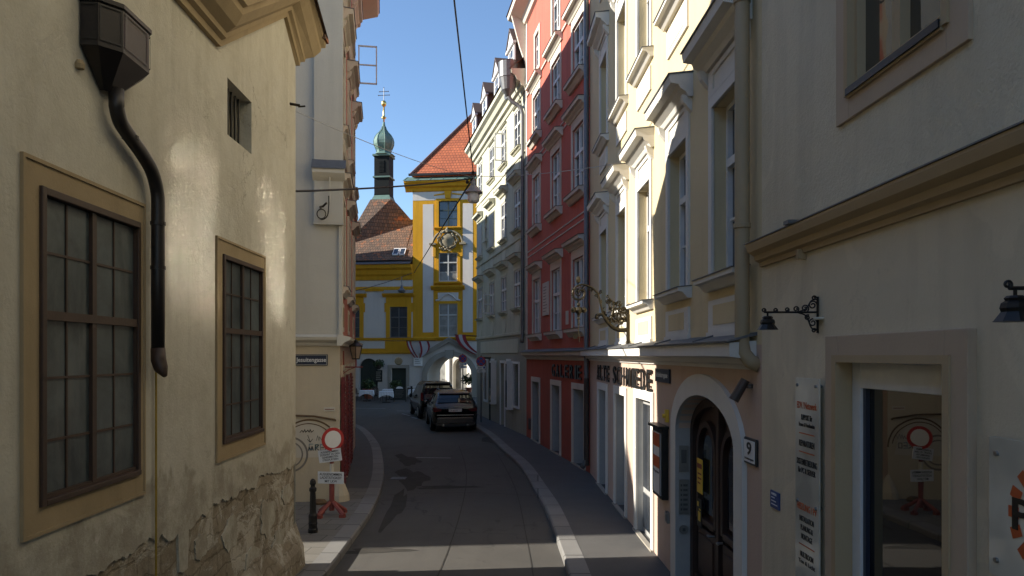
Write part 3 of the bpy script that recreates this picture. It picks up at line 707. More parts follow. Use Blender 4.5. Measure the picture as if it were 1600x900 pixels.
m.build('rib', 'black', hop)
m = MB(); m.tube([(hx, -.09, 5.18), (5.50, -.09, 5.05)] + smooth_path([(5.50, -.09, 5.05), (5.56, -.09, 4.95), (5.71, -.09, 4.88), (5.91, -.09, 4.80), (6.08, -.09, 4.70), (6.17, -.09, 4.55), (6.18, -.09, 4.4)], 5) + [(6.18, -.09, 3.9), (6.18, -.09, 3.24)], .053, 14)
m.build('downpipe', 'pipe_dark', H, smooth=True)
m = MB()
for u, z in ((6.18, 4.30), (6.18, 3.93), (5.71, 4.88)): m = MB(); m.lathe([(.056, -.015), (.061, -.015), (.061, .015), (.056, .015)], (u, -.09, z), 14); m.build('pipe_collar', 'pipe_dark', H)
m = MB(); m.tube([(6.18, -.09, 3.26), (6.18, -.095, 3.16), (6.17, -.12, 3.09), (6.13, -.17, 3.03)], [.056, .060, .056, .02], 14); m.build('pipe_outlet', 'brown_wood', H, smooth=True)
m = MB(); m.tube([(6.30, -.02, 3.2), (6.30, -.02, 1.0)], .009, 6); m.build('gas_pipe', simple('yellow_gas_pipe', (.34, .22, .02), .5, var=.5), H)
m = MB(); m.tube([(10.5, .01, 6.77), (10.57, -.12, 6.77)], .02, 8); m.tube([(10.57, -.10, 6.75), (10.57, -.2, 6.76)], .012, 6); m.build('cable_hook', 'wrought', H)
m = MB(); m.lathe([(.0, -.035), (.03, -.03), (.035, 0), (.02, .03), (0, .035)], (5.14, -.02, 5.22), 10); m.build('cable_hook', 'ochre', H)

# ------------------------------------------------------------------ left: corner house on the side street
H, L, X, A = facade('corner_house', 'tall cream and salmon corner house with dark red shutters and a blank end wall', (-3.68, 15.7), (-5.34, 25.2))
CH, XC, AC = H, X, A
floors = [(4.75, 2.0), (8.35, 2.0), (11.7, 1.9)]
cs = (1.55, 4.55, 7.75)
m = MB(); ops = [(c - .55, c + .55, z, z + h, .2) for z, h in floors for c in cs]
m.m = 1; wall(m, 0, L, 0.0, 3.42, [(.95, 1.95, .5, 2.85, .25), (3.1, 4.1, .5, 2.85, .25), (5.6, 6.6, .9, 2.85, .2), (7.7, 8.7, .9, 2.85, .2)])
m.m = 0; wall(m, 0, L, 3.42, 15.2, ops); shell(m, 0, L, 9, 0, 15.2)
m.build('wall', ['pink', 'pinkcream'], H)
# end wall skin (faces the camera), in house coordinates the plane x = 0
m = MB(); m.box(-.03, -.001, -.0, 5.5, 3.42, 15.2); m.m = 1; m.box(-.05, -.001, -.03, 5.5, 0, 3.42)
m.build('end_wall', ['cream_end', 'cream_low'], H)
m = MB(); m.box(-.14, -.03, -.10, .50, 5.98, 15.2); m.box(-.155, -.03, -.11, .51, 5.94, 5.98); m.box(-.08, .26, -.08, 0, 3.6, 15.2)
m.build('corner_pier', 'cream_end', H, bevel=.01)
m = MB(); m.prism([(-.14, 7.26), (-.30, 7.08), (-.30, 7.0), (-.22, 6.92), (-.14, 6.86)], -.14, .52, 'y')
pm = m.build('pier_ledge', 'trimcream', H)
m = MB(); m.prism([(-.135, 7.31), (-.33, 7.10), (-.33, 7.08), (-.135, 7.27)], -.16, .54, 'y'); m.build('sheet_roof', 'sheet', pm)
m = MB(); m.prism([(.02, 3.40), (-.08, 3.40), (-.12, 3.46), (-.24, 3.52), (-.26, 3.58), (.02, 3.64)], -.26, L + .1)
m.prism([(-.03, 3.40), (-.10, 3.40), (-.13, 3.46), (-.24, 3.52), (-.26, 3.58), (-.03, 3.64)], -.10, 5.4, 'y')
m.build('cornice', 'trimcream', H)
for i, (z, h) in enumerate(floors):
    for c in cs:
        wd = window(H, c, z, 1.1, h, depth=.06 if i == 0 else .14, sur=(.12, .05), sill=(.16, .2, .18), hood=(.30, .30, .28, .24, 1) if i else (.25, .26, .22, .3), surm='trimcream', gm='glass_far')
        if i == 0:                                          # closed cream shutters on this storey
            s = MB()
            for k in (-1, 1):
                s.box(-.27 + k * .28 - .265 + .27, k * .28 + .265, -.03, .005, .03, h - .03)
            for k in range(22): s.box(-.5, .5, -.04, -.03, .1 + k * .085, .14 + k * .085)
            s.build('shutter', 'beigewood', wd)
        s = MB(); s.box(-.42, .42, -.02, .01, -1.0, -.35); s.m = 1; s.box(-.3, .3, -.026, -.019, -.9, -.45); s.build('apron_panel', ['trimcream', 'ochre'], wd)
for z in (7.75, 11.1):
    m = MB(); m.prism([(.02, z), (-.06, z), (-.10, z + .1), (-.10, z + .16), (.02, z + .2)], .42, L); m.build('string_course', 'trimcream', H)
for c in (1.45, 3.6):
    d = MB(); d.box(c - .5, c + .5, .22, .25, .15, 2.85); do = d.build('door', 'brown_wood', H)
    s = MB(); s.box(c - .62, c - .5, -.05, .02, .12, 2.97); s.box(c + .5, c + .62, -.05, .02, .12, 2.97); s.box(c - .5, c + .5, -.05, .02, 2.85, 2.97); s.build('surround', 'beigewood', do)
    for a, b in ((c - 1.14, c - .64), (c + .64, c + 1.14)):
        s = MB(); s.box(a, b, -.10, -.035, .3, 2.72)
        for k in range(26): s.box(a + .05, b - .05, -.125, -.10, .4 + k * .087, .44 + k * .087)
        s.build('shutter', 'redshutter', do)
for c in (6.1, 8.2):
    s = MB(); s.face((c - .5, .19, .9), (c + .5, .19, .9), (c + .5, .19, 2.85), (c - .5, .19, 2.85)); wo = s.build('window', 'glass_far', H)
    s = MB(); s.box(c - .62, c - .5, -.04, .02, .8, 2.97); s.box(c + .5, c + .62, -.04, .02, .8, 2.97); s.box(c - .5, c + .5, -.04, .02, 2.85, 2.97); s.box(c - .03, c + .03, .14, .19, .9, 2.85); s.build('frame', 'beigewood', wo)
m = MB(); m.prism([(.02, 14.6), (-.15, 14.65), (-.2, 14.9), (-.75, 15.05), (-.80, 15.2), (.02, 15.25)], -.4, L + .6); m.prism([(-.03, 14.6), (-.15, 14.65), (-.2, 14.9), (-.45, 15.05), (-.5, 15.2), (-.03, 15.25)], -.2, 9, 'y')
m.build('eaves', 'pinkcream', H)
m = MB(); e = .82
m.face((-.55, -e, 15.2), (L + .65, -e, 15.2), (L + .65, 4, 17.3), (-.55, 4, 17.3)); m.face((-.55, 9.3, 15.2), (-.55, 4, 17.3), (L + .65, 4, 17.3), (L + .65, 9.3, 15.2))
m.face((-.55, -e, 15.2), (-.55, 4, 17.3), (-.55, 9.3, 15.2)); m.face((L + .65, -e, 15.2), (L + .65, 9.3, 15.2), (L + .65, 4, 17.3))
m.build('roof', 'tile_brown', H, uv=True)
# open casement high at the far corner
m = MB(); u = 8.35
for a, b, c, d in ((0, .04, 0, 1.25), (.56, .6, 0, 1.25), (0, .6, 0, .045), (0, .6, 1.205, 1.25), (0, .6, .6, .64)): m.box(u, u + .035, -.14 - .5 * 0 - b - .0, -.14 - a, 12.0 + c, 12.0 + d)
m.build('open_casement', 'white_wood', H)
# iron bracket with cable loop on the end wall, thin conduit above it
m = MB(); Y = .18
m.tube([(-.04, .36, 6.28), (-.20, .36, 6.30), (-.34, .30, 6.28), (-.42, .22, 6.34)], .022, 8); m.box(-.07, -.03, .30, .42, 6.05, 6.4)
m.tube(smooth_path([(-.05, .36, 6.10), (-.2, .36, 6.04), (-.32, .28, 6.02), (-.38, .2, 6.1), (-.36, .18, 6.3), (-.36, .18, 6.5)], 4), .012, 6)
m.tube([(-.2 + .0, .34 + .09 * math.cos(k * .5), 6.15 + .10 * math.sin(k * .5)) for k in range(14)], .012, 6)
m.build('cable_bracket', 'wrought', H)
m = MB(); m.tube([(-.215, .17, 6.4), (-.215, .17, 6.95)], .012, 6); m.build('conduit', 'trimcream', H)
# mural and scribbles sprayed on the end wall: pale field, wheel rings, tags
def flat_ring(mb, cy, cz, r, w, a0=0, a1=2 * PI, n=40, x=-.056, sy=1.0):
    for i in range(n):
        t0 = a0 + (a1 - a0) * i / n; t1 = a0 + (a1 - a0) * (i + 1) / n
        P = lambda rr, t: (x, cy - sy * rr * math.cos(t), cz + rr * math.sin(t))
        mb.face(P(r - w / 2, t0), P(r + w / 2, t0), P(r + w / 2, t1), P(r - w / 2, t1))
mur = MB()
mur.face((-.053, .12, 1.05), (-.053, 1.55, 1.05), (-.053, 1.55, 1.5), (-.053, 1.3, 1.75), (-.053, .85, 1.86), (-.053, .45, 1.78), (-.053, .2, 1.5))
mu = mur.build('mural', 'panelpale', H)
for cy_, cz_, r_, w_, a_, b_, mt in ((.60, 1.22, .62, .035, 0, 170, 'graf_brown'), (.62, 1.2, .56, .02, 10, 160, 'graf_brown'), (2.6, 1.0, .85, .035, 0, 180, 'graf_brown'), (1.0, 1.12, .36, .04, 0, 360, 'graf_grey'), (1.0, 1.12, .26, .03, 0, 360, 'graf_grey'), (2.35, 1.18, .34, .09, 0, 360, 'graf_grey'), (3.0, 1.15, .3, .09, 0, 360, 'graf_grey')):
    s = MB(); flat_ring(s, cy_, cz_, r_, w_, R(a_), R(b_), x=-.056 - .001 * (mt == 'graf_grey')); s.build('ring', mt, mu)
s = MB(); s.tube([(-.08, .05, 1.82), (-.075, .08, 1.84), (-.085, .5, 1.92), (-.085, .95, 1.94), (-.075, 3.2, 1.95)], .02, 6); s.build('conduit', 'graf_brown', H)
s = MB()
def wallpoly(mb, pts, w, x=-.058):
    for i in range(len(pts) - 1):
        a = Vector(pts[i]); b = Vector(pts[i + 1]); d = (b - a)
        if d.length < 1e-5: continue
        d.normalize(); nn = Vector((-d.y, d.x)) * w / 2; a = a - d * w * .3; b = b + d * w * .3
        mb.face((x, -(a.x - nn.x), a.y - nn.y), (x, -(b.x - nn.x), b.y - nn.y), (x, -(b.x + nn.x), b.y + nn.y), (x, -(a.x + nn.x), a.y + nn.y))
def tagline(y0, z0, wid, hgt, seed, n):
    rr = random.Random(seed); return [(-y0 + wid * i / n + rr.uniform(-.01, .01), z0 + (hgt if i % 2 else 0) * rr.uniform(.6, 1.1)) for i in range(n + 1)]
wallpoly(s, tagline(.78, 1.58, .26, .06, 1, 9), .014); wallpoly(s, tagline(.62, 1.2, .10, .11, 2, 4), .018); wallpoly(s, [(-.47, 1.2), (-.47, 1.31), (-.40, 1.31), (-.47, 1.25), (-.40, 1.2)], .016); wallpoly(s, [(-.36, 1.25), (-.30, 1.25)], .016); wallpoly(s, [(-.27, 1.2), (-.27, 1.31), (-.2, 1.31), (-.2, 1.2), (-.27, 1.2)], .014)
wallpoly(s, [(-.63, 1.52), (-.58, 1.38)], .01); wallpoly(s, [(-.64, 1.43), (-.58, 1.37), (-.53, 1.44)], .01)
s.build('graffiti', 'graf_black', mu)
s = MB(); wallpoly(s, tagline(.46, 1.40, .30, .10, 5, 11), .010); s.build('graffiti', 'graf_grey', mu)
s = MB(); wallpoly(s, [(-.52, 1.33), (-.6, 1.33), (-.6, 1.22), (-.52, 1.22)], .014); wallpoly(s, [(-.48, 1.2), (-.48, 1.32), (-.42, 1.32), (-.42, 1.26), (-.48, 1.26), (-.41, 1.2)], .014); wallpoly(s, [(-.3, 1.32), (-.37, 1.32), (-.37, 1.2), (-.3, 1.2)], .014)
s.build('graffiti', 'graf_blue', mu)
m = MB(); m.box(-.065, -.05, .07, .30, 2.02, 2.10); m.m = 1; m.box(-.068, -.064, .09, .28, 2.05, 2.065); tag(m.build('notice_strip', ['trimcream', 'rustred']), 'small pale notice strip with red line on the cream end wall', 'notice').matrix_world = X
m = MB(); m.lathe([(.22, 0), (.2, .15), (.12, .35), (.05, .5), (0, .52)], (-.02, -.02, .1), 12); m.build('guard_stone', 'cream_low', H)
# street name plate
sg = thing('street_sign', 'dark blue street name plate lettered Jesuitengasse on the cream end wall', 'street sign'); sg.matrix_world = X
m = MB(); m.box(-.075, -.052, .22, 1.16, 2.98, 3.22); m.build('plate', 'plateblue', sg, bevel=.008)
m = MB(); t = .012
m.box(-.079, -.074, .24, 1.14, 2.995, 3.002); m.box(-.079, -.074, .24, 1.14, 3.198, 3.205); m.box(-.079, -.074, .24, .247, 3.002, 3.198); m.box(-.079, -.074, 1.133, 1.14, 3.002, 3.198); m.build('border', 'trimcream', sg)
o = link('lettering', text_mesh('1., Jesuitengasse', .72, .12, .003, .012, 'white'), sg, (-.076, .975, 3.03), rot=(0, 0, -PI / 2))
# wall lantern
ln = thing('wall_lantern', 'old six sided lantern on a red iron bracket at the corner house', 'lantern'); ln.matrix_world = X @ Matrix.Translation((1.7, 0, 3.0))
m = MB(); m.box(-.02, .02, -.03, .0, -.25, .3); m.tube([(0, -.01, -.08), (0, -.46, -.08)], .016, 6); m.tube([(0, -.30, -.08), (0, -.30, .12)], .018, 6); m.tube([(0, -.02, -.22), (0, -.14, -.14), (0, -.28, -.09)], .01, 6); m.build('bracket', 'rustred', ln)
m = MB(); m.lathe([(.09, .12), (.155, .40)], (0, -.30, 0), 6); hd = m.build('glazing', 'lanternglass', ln)
m = MB()
for k in range(6):
    a = 2 * PI * k / 6; m.tube([(.093 * math.cos(a), -.30 + .093 * math.sin(a), .12), (.158 * math.cos(a), -.30 + .158 * math.sin(a), .40)], .009, 5)
m.lathe([(.175, .40), (.18, .42), (.10, .47), (.05, .50), (.05, .54), (.02, .56), (0, .60)], (0, -.30, 0), 6); m.lathe([(.1, .10), (.1, .125)], (0, -.30, 0), 6); m.lathe([(0, .17), (.02, .18), (.02, .24), (0, .26)], (0, -.3, 0), 6)
m.build('lantern_cage', 'iron', ln)
# houses out of sight to the left: they throw the long shadows across the street
def block(name, label, pts, z, rz, mat='trimcream', roof='tile_brown'):
    o = thing(name, label, 'house', (pts[0][0], pts[0][1], 0)); b = Vector((pts[0][0], pts[0][1], 0))
    m = MB(); n = len(pts); P = [Vector((p[0], p[1], 0)) - b for p in pts]
    for i in range(n):
        p, q = P[i], P[(i + 1) % n]; m.face(p, q, q + Vector((0, 0, z)), p + Vector((0, 0, z)))
    m.build('wall', mat, o)
    c = sum(P, Vector()) / n + Vector((0, 0, z + rz)); r = MB()
    for i in range(n):
        p, q = P[i], P[(i + 1) % n]; r.face(p + Vector((0, 0, z)), q + Vector((0, 0, z)), c)
    r.build('roof', roof, o, uv=True); return o
block('side_street_house', 'cream house down the side street, hidden behind the corner house', [(-14, 12.95), (-14, 21), (-18, 21), (-18, 12.6)], 15.7, 5.2)
block('gabled_house', 'lower gabled house down the side street, hidden behind the old house', [(-19, 10.6), (-19, 12.9), (-27, 12.9), (-27, 10.4)], 11.2, 3.4)
block('back_house', 'tall house just beyond the corner house, hidden from the street', [(-7.0, 24.94), (-7.0, 31), (-18, 31), (-18, 23.7), (-14.2, 23.7)], 14.6, .6)
block('link_house', 'narrow low house between two hidden houses behind the corner house', [(-10.3, 31.01), (-10.6, 33.2), (-18, 33.2), (-18, 31.01)], 13.2, .4)
block('rear_house', 'house farther along the bend, hidden behind the corner house', [(-10.6, 33.21), (-12.4, 46.95), (-22, 46.95), (-22, 33.21)], 14.9, .8)
block('square_house', 'house on the left of the square, hidden behind the corner house', [(-14.0, 47), (-14.3, 57.2), (-26, 57.2), (-26, 47)], 14.1, .3)

# ------------------------------------------------------------------ right: pale yellow house with the big portal
H, L, X, A = facade('yellow_house', 'pale yellow house with white window hoods and an arched brown portal numbered 9', (2.04, 19.3), (2.334, 6.91))
SH, XS, AS = H, X, A
cs = (2.45, 4.83, 7.0, 9.25, 11.38)
rows = ((4.08, 1.94), (8.05, 1.9), (12.1, 1.8))
m = MB()
ops = [(c - .5, c + .5, z, z + h, .30) for z, h in rows for c in cs]
ops = [o[:4] + (.22,) for o in ops]
low = [(1.66, 2.86, .12, 2.40, .42), (4.10, 5.25, .12, 2.42, .42), (6.36, 7.60, .12, 2.46, .16), (9.28, 11.72, .12, 2.72, .26, .52)]
m.m = 0; wall(m, 0, L, 3.3, 15.8, ops); shell(m, 0, L, 9, 0, 15.8)
m.m = 1; wall(m, 0, L, 0, 3.3, low)
m.build('wall', ['sch', 'schlow'], H)
for zi, (z, h) in enumerate(rows):
    ap = [(-.62, .62, -.62, -.26, .01, .03, 0), (-.42, .42, -.54, -.32, -.022, .036, 1)] if zi == 0 else [(-.55, .55, -.62, -.24, .01, .03, 0)]
    up = [(-.62, -.44, h + .12, h + .42, .01, .032, 0), (-.44, .44, h + .12, h + .18, .01, .032, 0), (-.44, .44, h + .36, h + .42, .01, .032, 0), (.44, .62, h + .12, h + .42, .01, .032, 0), (-.44, .44, h + .18, h + .36, .01, .012, 0)]
    for ci, c in enumerate(cs):
        wd = window(H, c, z, 1.0, h, depth=.20, cols=2, transom=.66, mun=0, fm='white_wood', gm='sun_glass' if zi == 1 and ci > 2 else 'glass', tilt=(.095 if ci == 4 else .055, -.11, ci) if zi == 1 and ci > 2 else None, sur=(.12, .03), sill=(.18, .15, .20), hood=(.44, .30, .30, .26, 1),
               surm='schwhite', toprows=1, botrows=2, apron=ap + up, apronm=['schwhite', 'sch'], sheet='sheet')
        if zi == 0:
            s = MB(); s.box(-.64, .64, -.05, .01, -.79, -.62); s.build('plinth', 'schwhite', wd)
        else:
            s = MB(); s.box(-.40, .40, -.036, -.029, -.54, -.33); s.build('panel', 'trimcream', wd)
# cornice over the ground floor with its sheet cover
m = MB(); m.prism([(.02, 3.06), (-.03, 3.06), (-.05, 3.10), (-.12, 3.12), (-.14, 3.17), (-.26, 3.19), (-.26, 3.32), (.02, 3.34)], .02, L - .14); m.build('cornice', 'schwhite', H)
m = MB(); m.prism([(.0, 3.42), (-.29, 3.34), (-.29, 3.322), (0, 3.39)], .02, L - .12)
for k in range(6): m.prism([(.0, 3.44), (-.28, 3.36), (-.28, 3.34), (0, 3.42)], 1.0 + k * 2.0, 1.03 + k * 2.0)
m.build('sheet_cover', 'sheet', H)
for i, o in enumerate(low[:3]):
    a, b, z0, z1, dp = o
    d = MB(); d.box(a, b, dp - .05, dp, z0, z1); do = d.build('door', 'greydoor', H)
    s = MB(); s.box(a - .16, a, -.035, .012, z0, z1 + .16); s.box(b, b + .16, -.035, .012, z0, z1 + .16); s.box(a, b, -.035, .012, z1, z1 + .16); s.build('surround', 'schwhite', do, bevel=.006)
    for q in (a + .001, b - .001): s = MB(); s.face((q, .01, z0), (q, dp - .051, z0), (q, dp - .051, z1), (q, .01, z1)); s.build('reveal', 'greydoor', do)
    s = MB(); s.box(a + .05, b - .05, dp - .07, dp - .05, z0 + .1, z0 + .7); s.box(a + .05, (a + b) / 2 - .03, dp - .07, dp - .05, z0 + .8, z1 - .1); s.box((a + b) / 2 + .03, b - .05, dp - .07, dp - .05, z0 + .8, z1 - .1); s.build('door_panel', 'glass' if i == 2 else 'greydoor', do)
    s = MB(); s.box(a - .16, b + .16, -.06, .02, .10, .15); s.build('threshold', 'stone', do)
# portal
m = MB()
def arch_band(mb, a, b, zs, rise, wd, y0, y1, z0):
    ai = arch_pts(a, b, zs, rise, 24); ao = arch_pts(a - wd, b + wd, zs, rise + wd * .95, 24)
    ai = [(a, z0)] + ai + [(b, z0)]; ao = [(a - wd, z0)] + ao + [(b + wd, z0)]
    for i in range(len(ai) - 1):
        p, q, r, s_ = ai[i], ai[i + 1], ao[i + 1], ao[i]
        mb.face((p[0], y0, p[1]), (q[0], y0, q[1]), (r[0], y0, r[1]), (s_[0], y0, s_[1]))
        mb.face((r[0], y0, r[1]), (s_[0], y0, s_[1]), (s_[0], y1, s_[1]), (r[0], y1, r[1]))
        mb.face((p[0], y0, p[1]), (q[0], y0, q[1]), (q[0], y1, q[1]), (p[0], y1, p[1]))
arch_band(m, 9.28, 11.72, 2.2, .52, .27, -.05, .02, .12)
po = m.build('portal_surround', 'schwhite', H)
m = MB(); arc = arch_pts(9.281, 11.719, 2.2, .519, 24); ring_ = [(9.281, .12)] + arc + [(11.719, .12)]
for i in range(len(ring_) - 1): m.face((ring_[i][0], -.045, ring_[i][1]), (ring_[i + 1][0], -.045, ring_[i + 1][1]), (ring_[i + 1][0], .25, ring_[i + 1][1]), (ring_[i][0], .25, ring_[i][1]))
m.build('reveal', 'greydoor', po)
d = MB(); d.face(*[(p[0], .23, p[1]) for p in ring_]); do = d.build('portal_door', 'door_wood', H)
s = MB(); arch_band(s, 9.42, 11.58, 2.18, .40, .12, .15, .23, .12); s.box(10.45, 10.55, .15, .23, .12, 2.60); s.box(9.44, 11.56, .165, .23, .12, .30)
s.build('frame', 'door_wood', do, bevel=.008)
for k in (0, 1):
    c = 9.98 + k * 1.04
    s = MB(); s.box(c - .40, c + .40, .18, .23, .38, .98); s.box(c - .30, c + .30, .16, .185, .46, .90)
    arch_band(s, c - .34, c + .34, 1.95, .34, .08, .16, .23, 1.08); s.box(c - .34, c + .34, .16, .23, 1.04, 1.12)
    lf = s.build('leaf', 'door_wood', do, bevel=.01)
    s = MB(); ar = arch_pts(c - .26, c + .26, 1.93, .26, 14); s.face(*([(c - .26, .20, 1.2)] + [(p[0], .20, p[1]) for p in ar] + [(c + .26, .20, 1.2)])); s.build('pane', 'glass', lf)
    s = MB(); s.tube([(c + (.36 if k == 0 else -.36), .17, 1.0), (c + (.36 if k == 0 else -.36), .10, 1.0), (c + (.30 if k == 0 else -.30), .10, 1.0)], .014, 8); s.build('handle', 'steel', lf)
s = MB(); s.box(9.64, 9.88, .15, .158, 1.42, 1.86); yn = tag(s.build('notice', 'yellowprint'), 'yellow warning notice stuck on the brown portal door', 'notice'); yn.matrix_world = X
s = MB(); s.box(9.66, 9.86, .146, .1495, 1.74, 1.80); s.box(9.68, 9.84, .146, .1495, 1.66, 1.68); s.box(9.68, 9.84, .146, .1495, 1.60, 1.62); s.box(9.68, 9.80, .146, .1495, 1.54, 1.56); s.build('print', 'rustred', yn)
s = MB(); s.box(9.64, 9.84, .15, .157, .98, 1.34); yn = tag(s.build('poster', 'slate'), 'small dark leaflet below the yellow notice on the portal door', 'poster'); yn.matrix_world = X
s = MB()
for (a, b, c, d_) in ((9.66, 9.72, 1.24, 1.30), (9.70, 9.80, 1.06, 1.18), (9.74, 9.82, 1.2, 1.22)): s.box(a, b, .146, .1495, c, d_)
s.build('print', 'yellowprint', yn)
# intercom plates on the portal's far reveal
for (nm, z0, z1, y0, y1, lab) in (('intercom', 1.62, 1.98, .0, .13, 'upper steel intercom plate on the portal reveal'), ('doorbell_panel', 1.05, 1.52, .0, .135, 'lower steel doorbell panel on the portal reveal')):
    t = thing(nm, lab, 'intercom'); t.matrix_world = X
    s = MB(); s.box(9.283, 9.30, y0, y1, z0, z1); s.build('plate', 'steel', t, bevel=.004)
    s = MB()
    if nm == 'intercom': s.box(9.30, 9.306, y0 + .03, y1 - .03, z0 + .12, z1 - .06)
    else:
        for k in range(6): s.box(9.30, 9.306, y0 + .02, y0 + .04, z0 + .05 + k * .065, z0 + .08 + k * .065); s.box(9.30, 9.303, y0 + .055, y1 - .02, z0 + .05 + k * .065, z0 + .08 + k * .065)
    s.build('button', 'greyprint', t)
s = MB(); s.tube([(9.285, .065, .84), (9.30, .065, .84)], .062, 20); t = tag(s.build('round_cover', 'steel'), 'round steel cover on the portal reveal below the bell panel', 'cover'); t.matrix_world = X
s = MB(); s.box(9.29, 9.31, .045, .085, .82, .86); s.build('lock_cap', 'greyprint', t)
# lettering over the shop doors
def lettering(nm, lab, txt, u0, u1, z0, z1, X_, mat='black', dep=.022, w=.02, bold=.006):
    t = thing(nm, lab, 'lettering'); t.matrix_world = X_; n = len(txt.replace(' ', ''))
    wl = {'I': .5, 'M': 1.25, ' ': .75, 'W': 1.2}; tot = sum(wl.get(c, 1) for c in txt); u = u0
    for c in txt:
        k = wl.get(c, 1) * (u1 - u0) / tot
        if c != ' ':
            link('letter', text_mesh(c, k * .66, z1 - z0, dep, bold, mat), t, (u, -w, z0))
            s = MB(); s.box(u + k * .35, u + k * .45, -w, .0, z0 + .06, z0 + .09); s.box(u + k * .35, u + k * .45, -w, 0, z1 - .09, z1 - .06); s.build('letter_pin', 'iron', t)
        u += k
    return t
lettering('shop_lettering', 'big black raised letters reading ALTE SCHMIEDE above the grey doors', 'ALTE SCHMIEDE', 1.5, 7.85, 2.62, 2.97, X)
t = thing('street_sign', 'small dark blue street name plate beside the black ALTE SCHMIEDE letters', 'street sign'); t.matrix_world = X
s = MB(); s.box(7.95, 8.85, -.035, -.005, 2.80, 3.0); s.build('plate', 'plateblue', t, bevel=.006)
link('lettering', text_mesh('Schönlaterngasse', .74, .10, .003, .01, 'white'), t, (8.03, -.036, 2.85))
# display case
t = thing('display_case', 'black framed glass notice case with orange and white posters beside the portal', 'notice case'); t.matrix_world = X
s = MB(); s.box(8.08, 8.70, -.10, -.005, 1.12, 2.14); s.build('case', 'iron', t, bevel=.006)
s = MB(); s.box(8.13, 8.65, -.106, -.101, 1.17, 2.07); pp = s.build('poster', 'white', t)
s = MB(); s.box(8.15, 8.63, -.109, -.107, 1.86, 2.05); s.box(8.15, 8.63, -.109, -.107, 1.55, 1.72); s.build('orange_sheet', 'orange', pp)
link('lettering', text_mesh('Programm', .34, .05, .002, .01, 'black'), pp, (8.2, -.1075, 1.46))
s = MB(); s.box(8.04, 8.74, -.16, -.005, 2.14, 2.18); s.build('rain_cap', 'iron', t)
s = MB(); s.box(8.13, 8.17, -.115, -.107, 1.17, 2.07); s.box(8.61, 8.65, -.115, -.107, 1.17, 2.07); s.build('glazing_bar', 'steel', t)
s = MB(); s.box(8.66, 8.74, -.05, -.005, 2.24, 2.42); s.tube([(8.70, -.05, 2.33), (8.70, -.09, 2.33)], .03, 8); tag(s.build('alarm_lamp', 'yellowprint'), 'small yellow lamp box above the notice case', 'lamp box').matrix_world = X
s = MB(); s.box(8.84, 8.98, -.09, -.05, .85, 1.0); s.box(8.88, 8.94, -.10, -.09, .88, .97); tag(s.build('letter_flap', 'steel'), 'small metal switch box low on the portal surround', 'switch box').matrix_world = X
# house number
t = thing('house_number', 'white enamel house number plate 9 with black frame beside the portal', 'house number'); t.matrix_world = X
s = MB(); s.box(11.98, 12.32, -.03, -.004, 2.14, 2.40); s.build('frame', 'black', t, bevel=.012)
s = MB(); s.box(12.005, 12.295, -.036, -.0305, 2.165, 2.375); s.build('plate', 'white', t)
link('lettering', text_mesh('9', .13, .125, .003, .02, 'black'), t, (12.085, -.0362, 2.235)); link('lettering', text_mesh('Schönlaterngasse', .25, .03, .002, 0, 'black'), t, (12.025, -.0362, 2.18))
# spotlight
t = thing('spotlight', 'small brown cylindrical spotlight on the wall above the house number', 'spotlight'); t.matrix_world = X @ Matrix.Translation((12.12, 0, 2.86))
s = MB(); s.lathe([(.045, -.02), (.045, .02)], (0, -.02, .04), 10); s.tube([(0, -.0, .04), (0, -.09, .03)], .014, 6); s.build('bracket', 'pipe_brown', t)
s = MB(); s.tube([(.0, -.06, .10), (-.02, -.17, -.10)], [.045, .05], 12); s.build('lamp_head', 'pipe_brown', t)
# downpipe at the joint with the next house
m = MB(); m.tube([(12.20, -.12, 15.6), (12.20, -.12, 3.36), (12.22, -.11, 3.22), (12.26, -.06, 3.14), (12.29, .02, 3.10)], .070, 14); m.build('downpipe', 'pipe_tan', H, smooth=True)
m = MB()
for z in (4.44, 6.6, 9.0): m = MB(); m.lathe([(.072, -.025), (.082, -.02), (.082, .02), (.072, .025)], (12.20, -.12, z), 14); m.build('pipe_collar', 'pipe_tan', H)
m = MB(); m.tube([(.02, -.10, 16.0), (.02, -.10, .5), (.02, -.16, .35), (.02, -.22, .26)], .065, 10); m.build('downpipe', 'pipe_grey', H, smooth=True)
m = MB(); m.tube([(.02, -.10, .32), (.02, -.10, 2.6)], .072, 10); m.build('standpipe', 'pipe_brown', H)
m = MB(); m.prism([(.02, 15.2), (-.1, 15.25), (-.2, 15.5), (-.55, 15.65), (-.6, 15.85), (.02, 15.9)], 0, L); m.build('eaves', 'schwhite', H)
m = MB(); m.face((-.0, -.62, 15.86), (L, -.62, 15.86), (L, 4.5, 19.5), (0, 4.5, 19.5)); m.face((0, 9, 15.86), (0, 4.5, 19.5), (L, 4.5, 19.5), (L, 9, 15.86)); m.build('roof', 'tile_brown', H, uv=True)
# wrought iron hanging sign
hs = thing('hanging_sign', 'ornate wrought iron hanging sign on a scrolled arm fixed to the yellow house', 'hanging sign'); hs.matrix_world = X
K = .01186; U0 = 5.62
def hp(zx, zy, du=0):                                        # plane square to the wall
    px = 880 + zx / 7.5; py = 420 + zy / 7.5
    return (U0 + du, -(985.5 - px) * K * 1.0, 3.2 + (555 - py) * K)
arm = [(820, 690), (760, 715), (680, 720), (600, 690), (530, 620), (480, 545), (445, 535), (405, 545), (400, 580), (430, 575)]
m = MB(); m.tube(smooth_path([hp(*p) for p in arm], 5), [.045 - .0006 * i for i in range(46)], 8)
m.tube(smooth_path([hp(*p) for p in ((490, 545), (465, 470), (440, 370), (420, 300), (375, 245), (330, 215), (240, 188), (165, 215), (125, 285), (150, 350), (205, 362), (255, 325), (262, 270), (215, 250), (185, 280))], 5), .019, 8)
m.build('arm', 'wrought', hs, smooth=True)
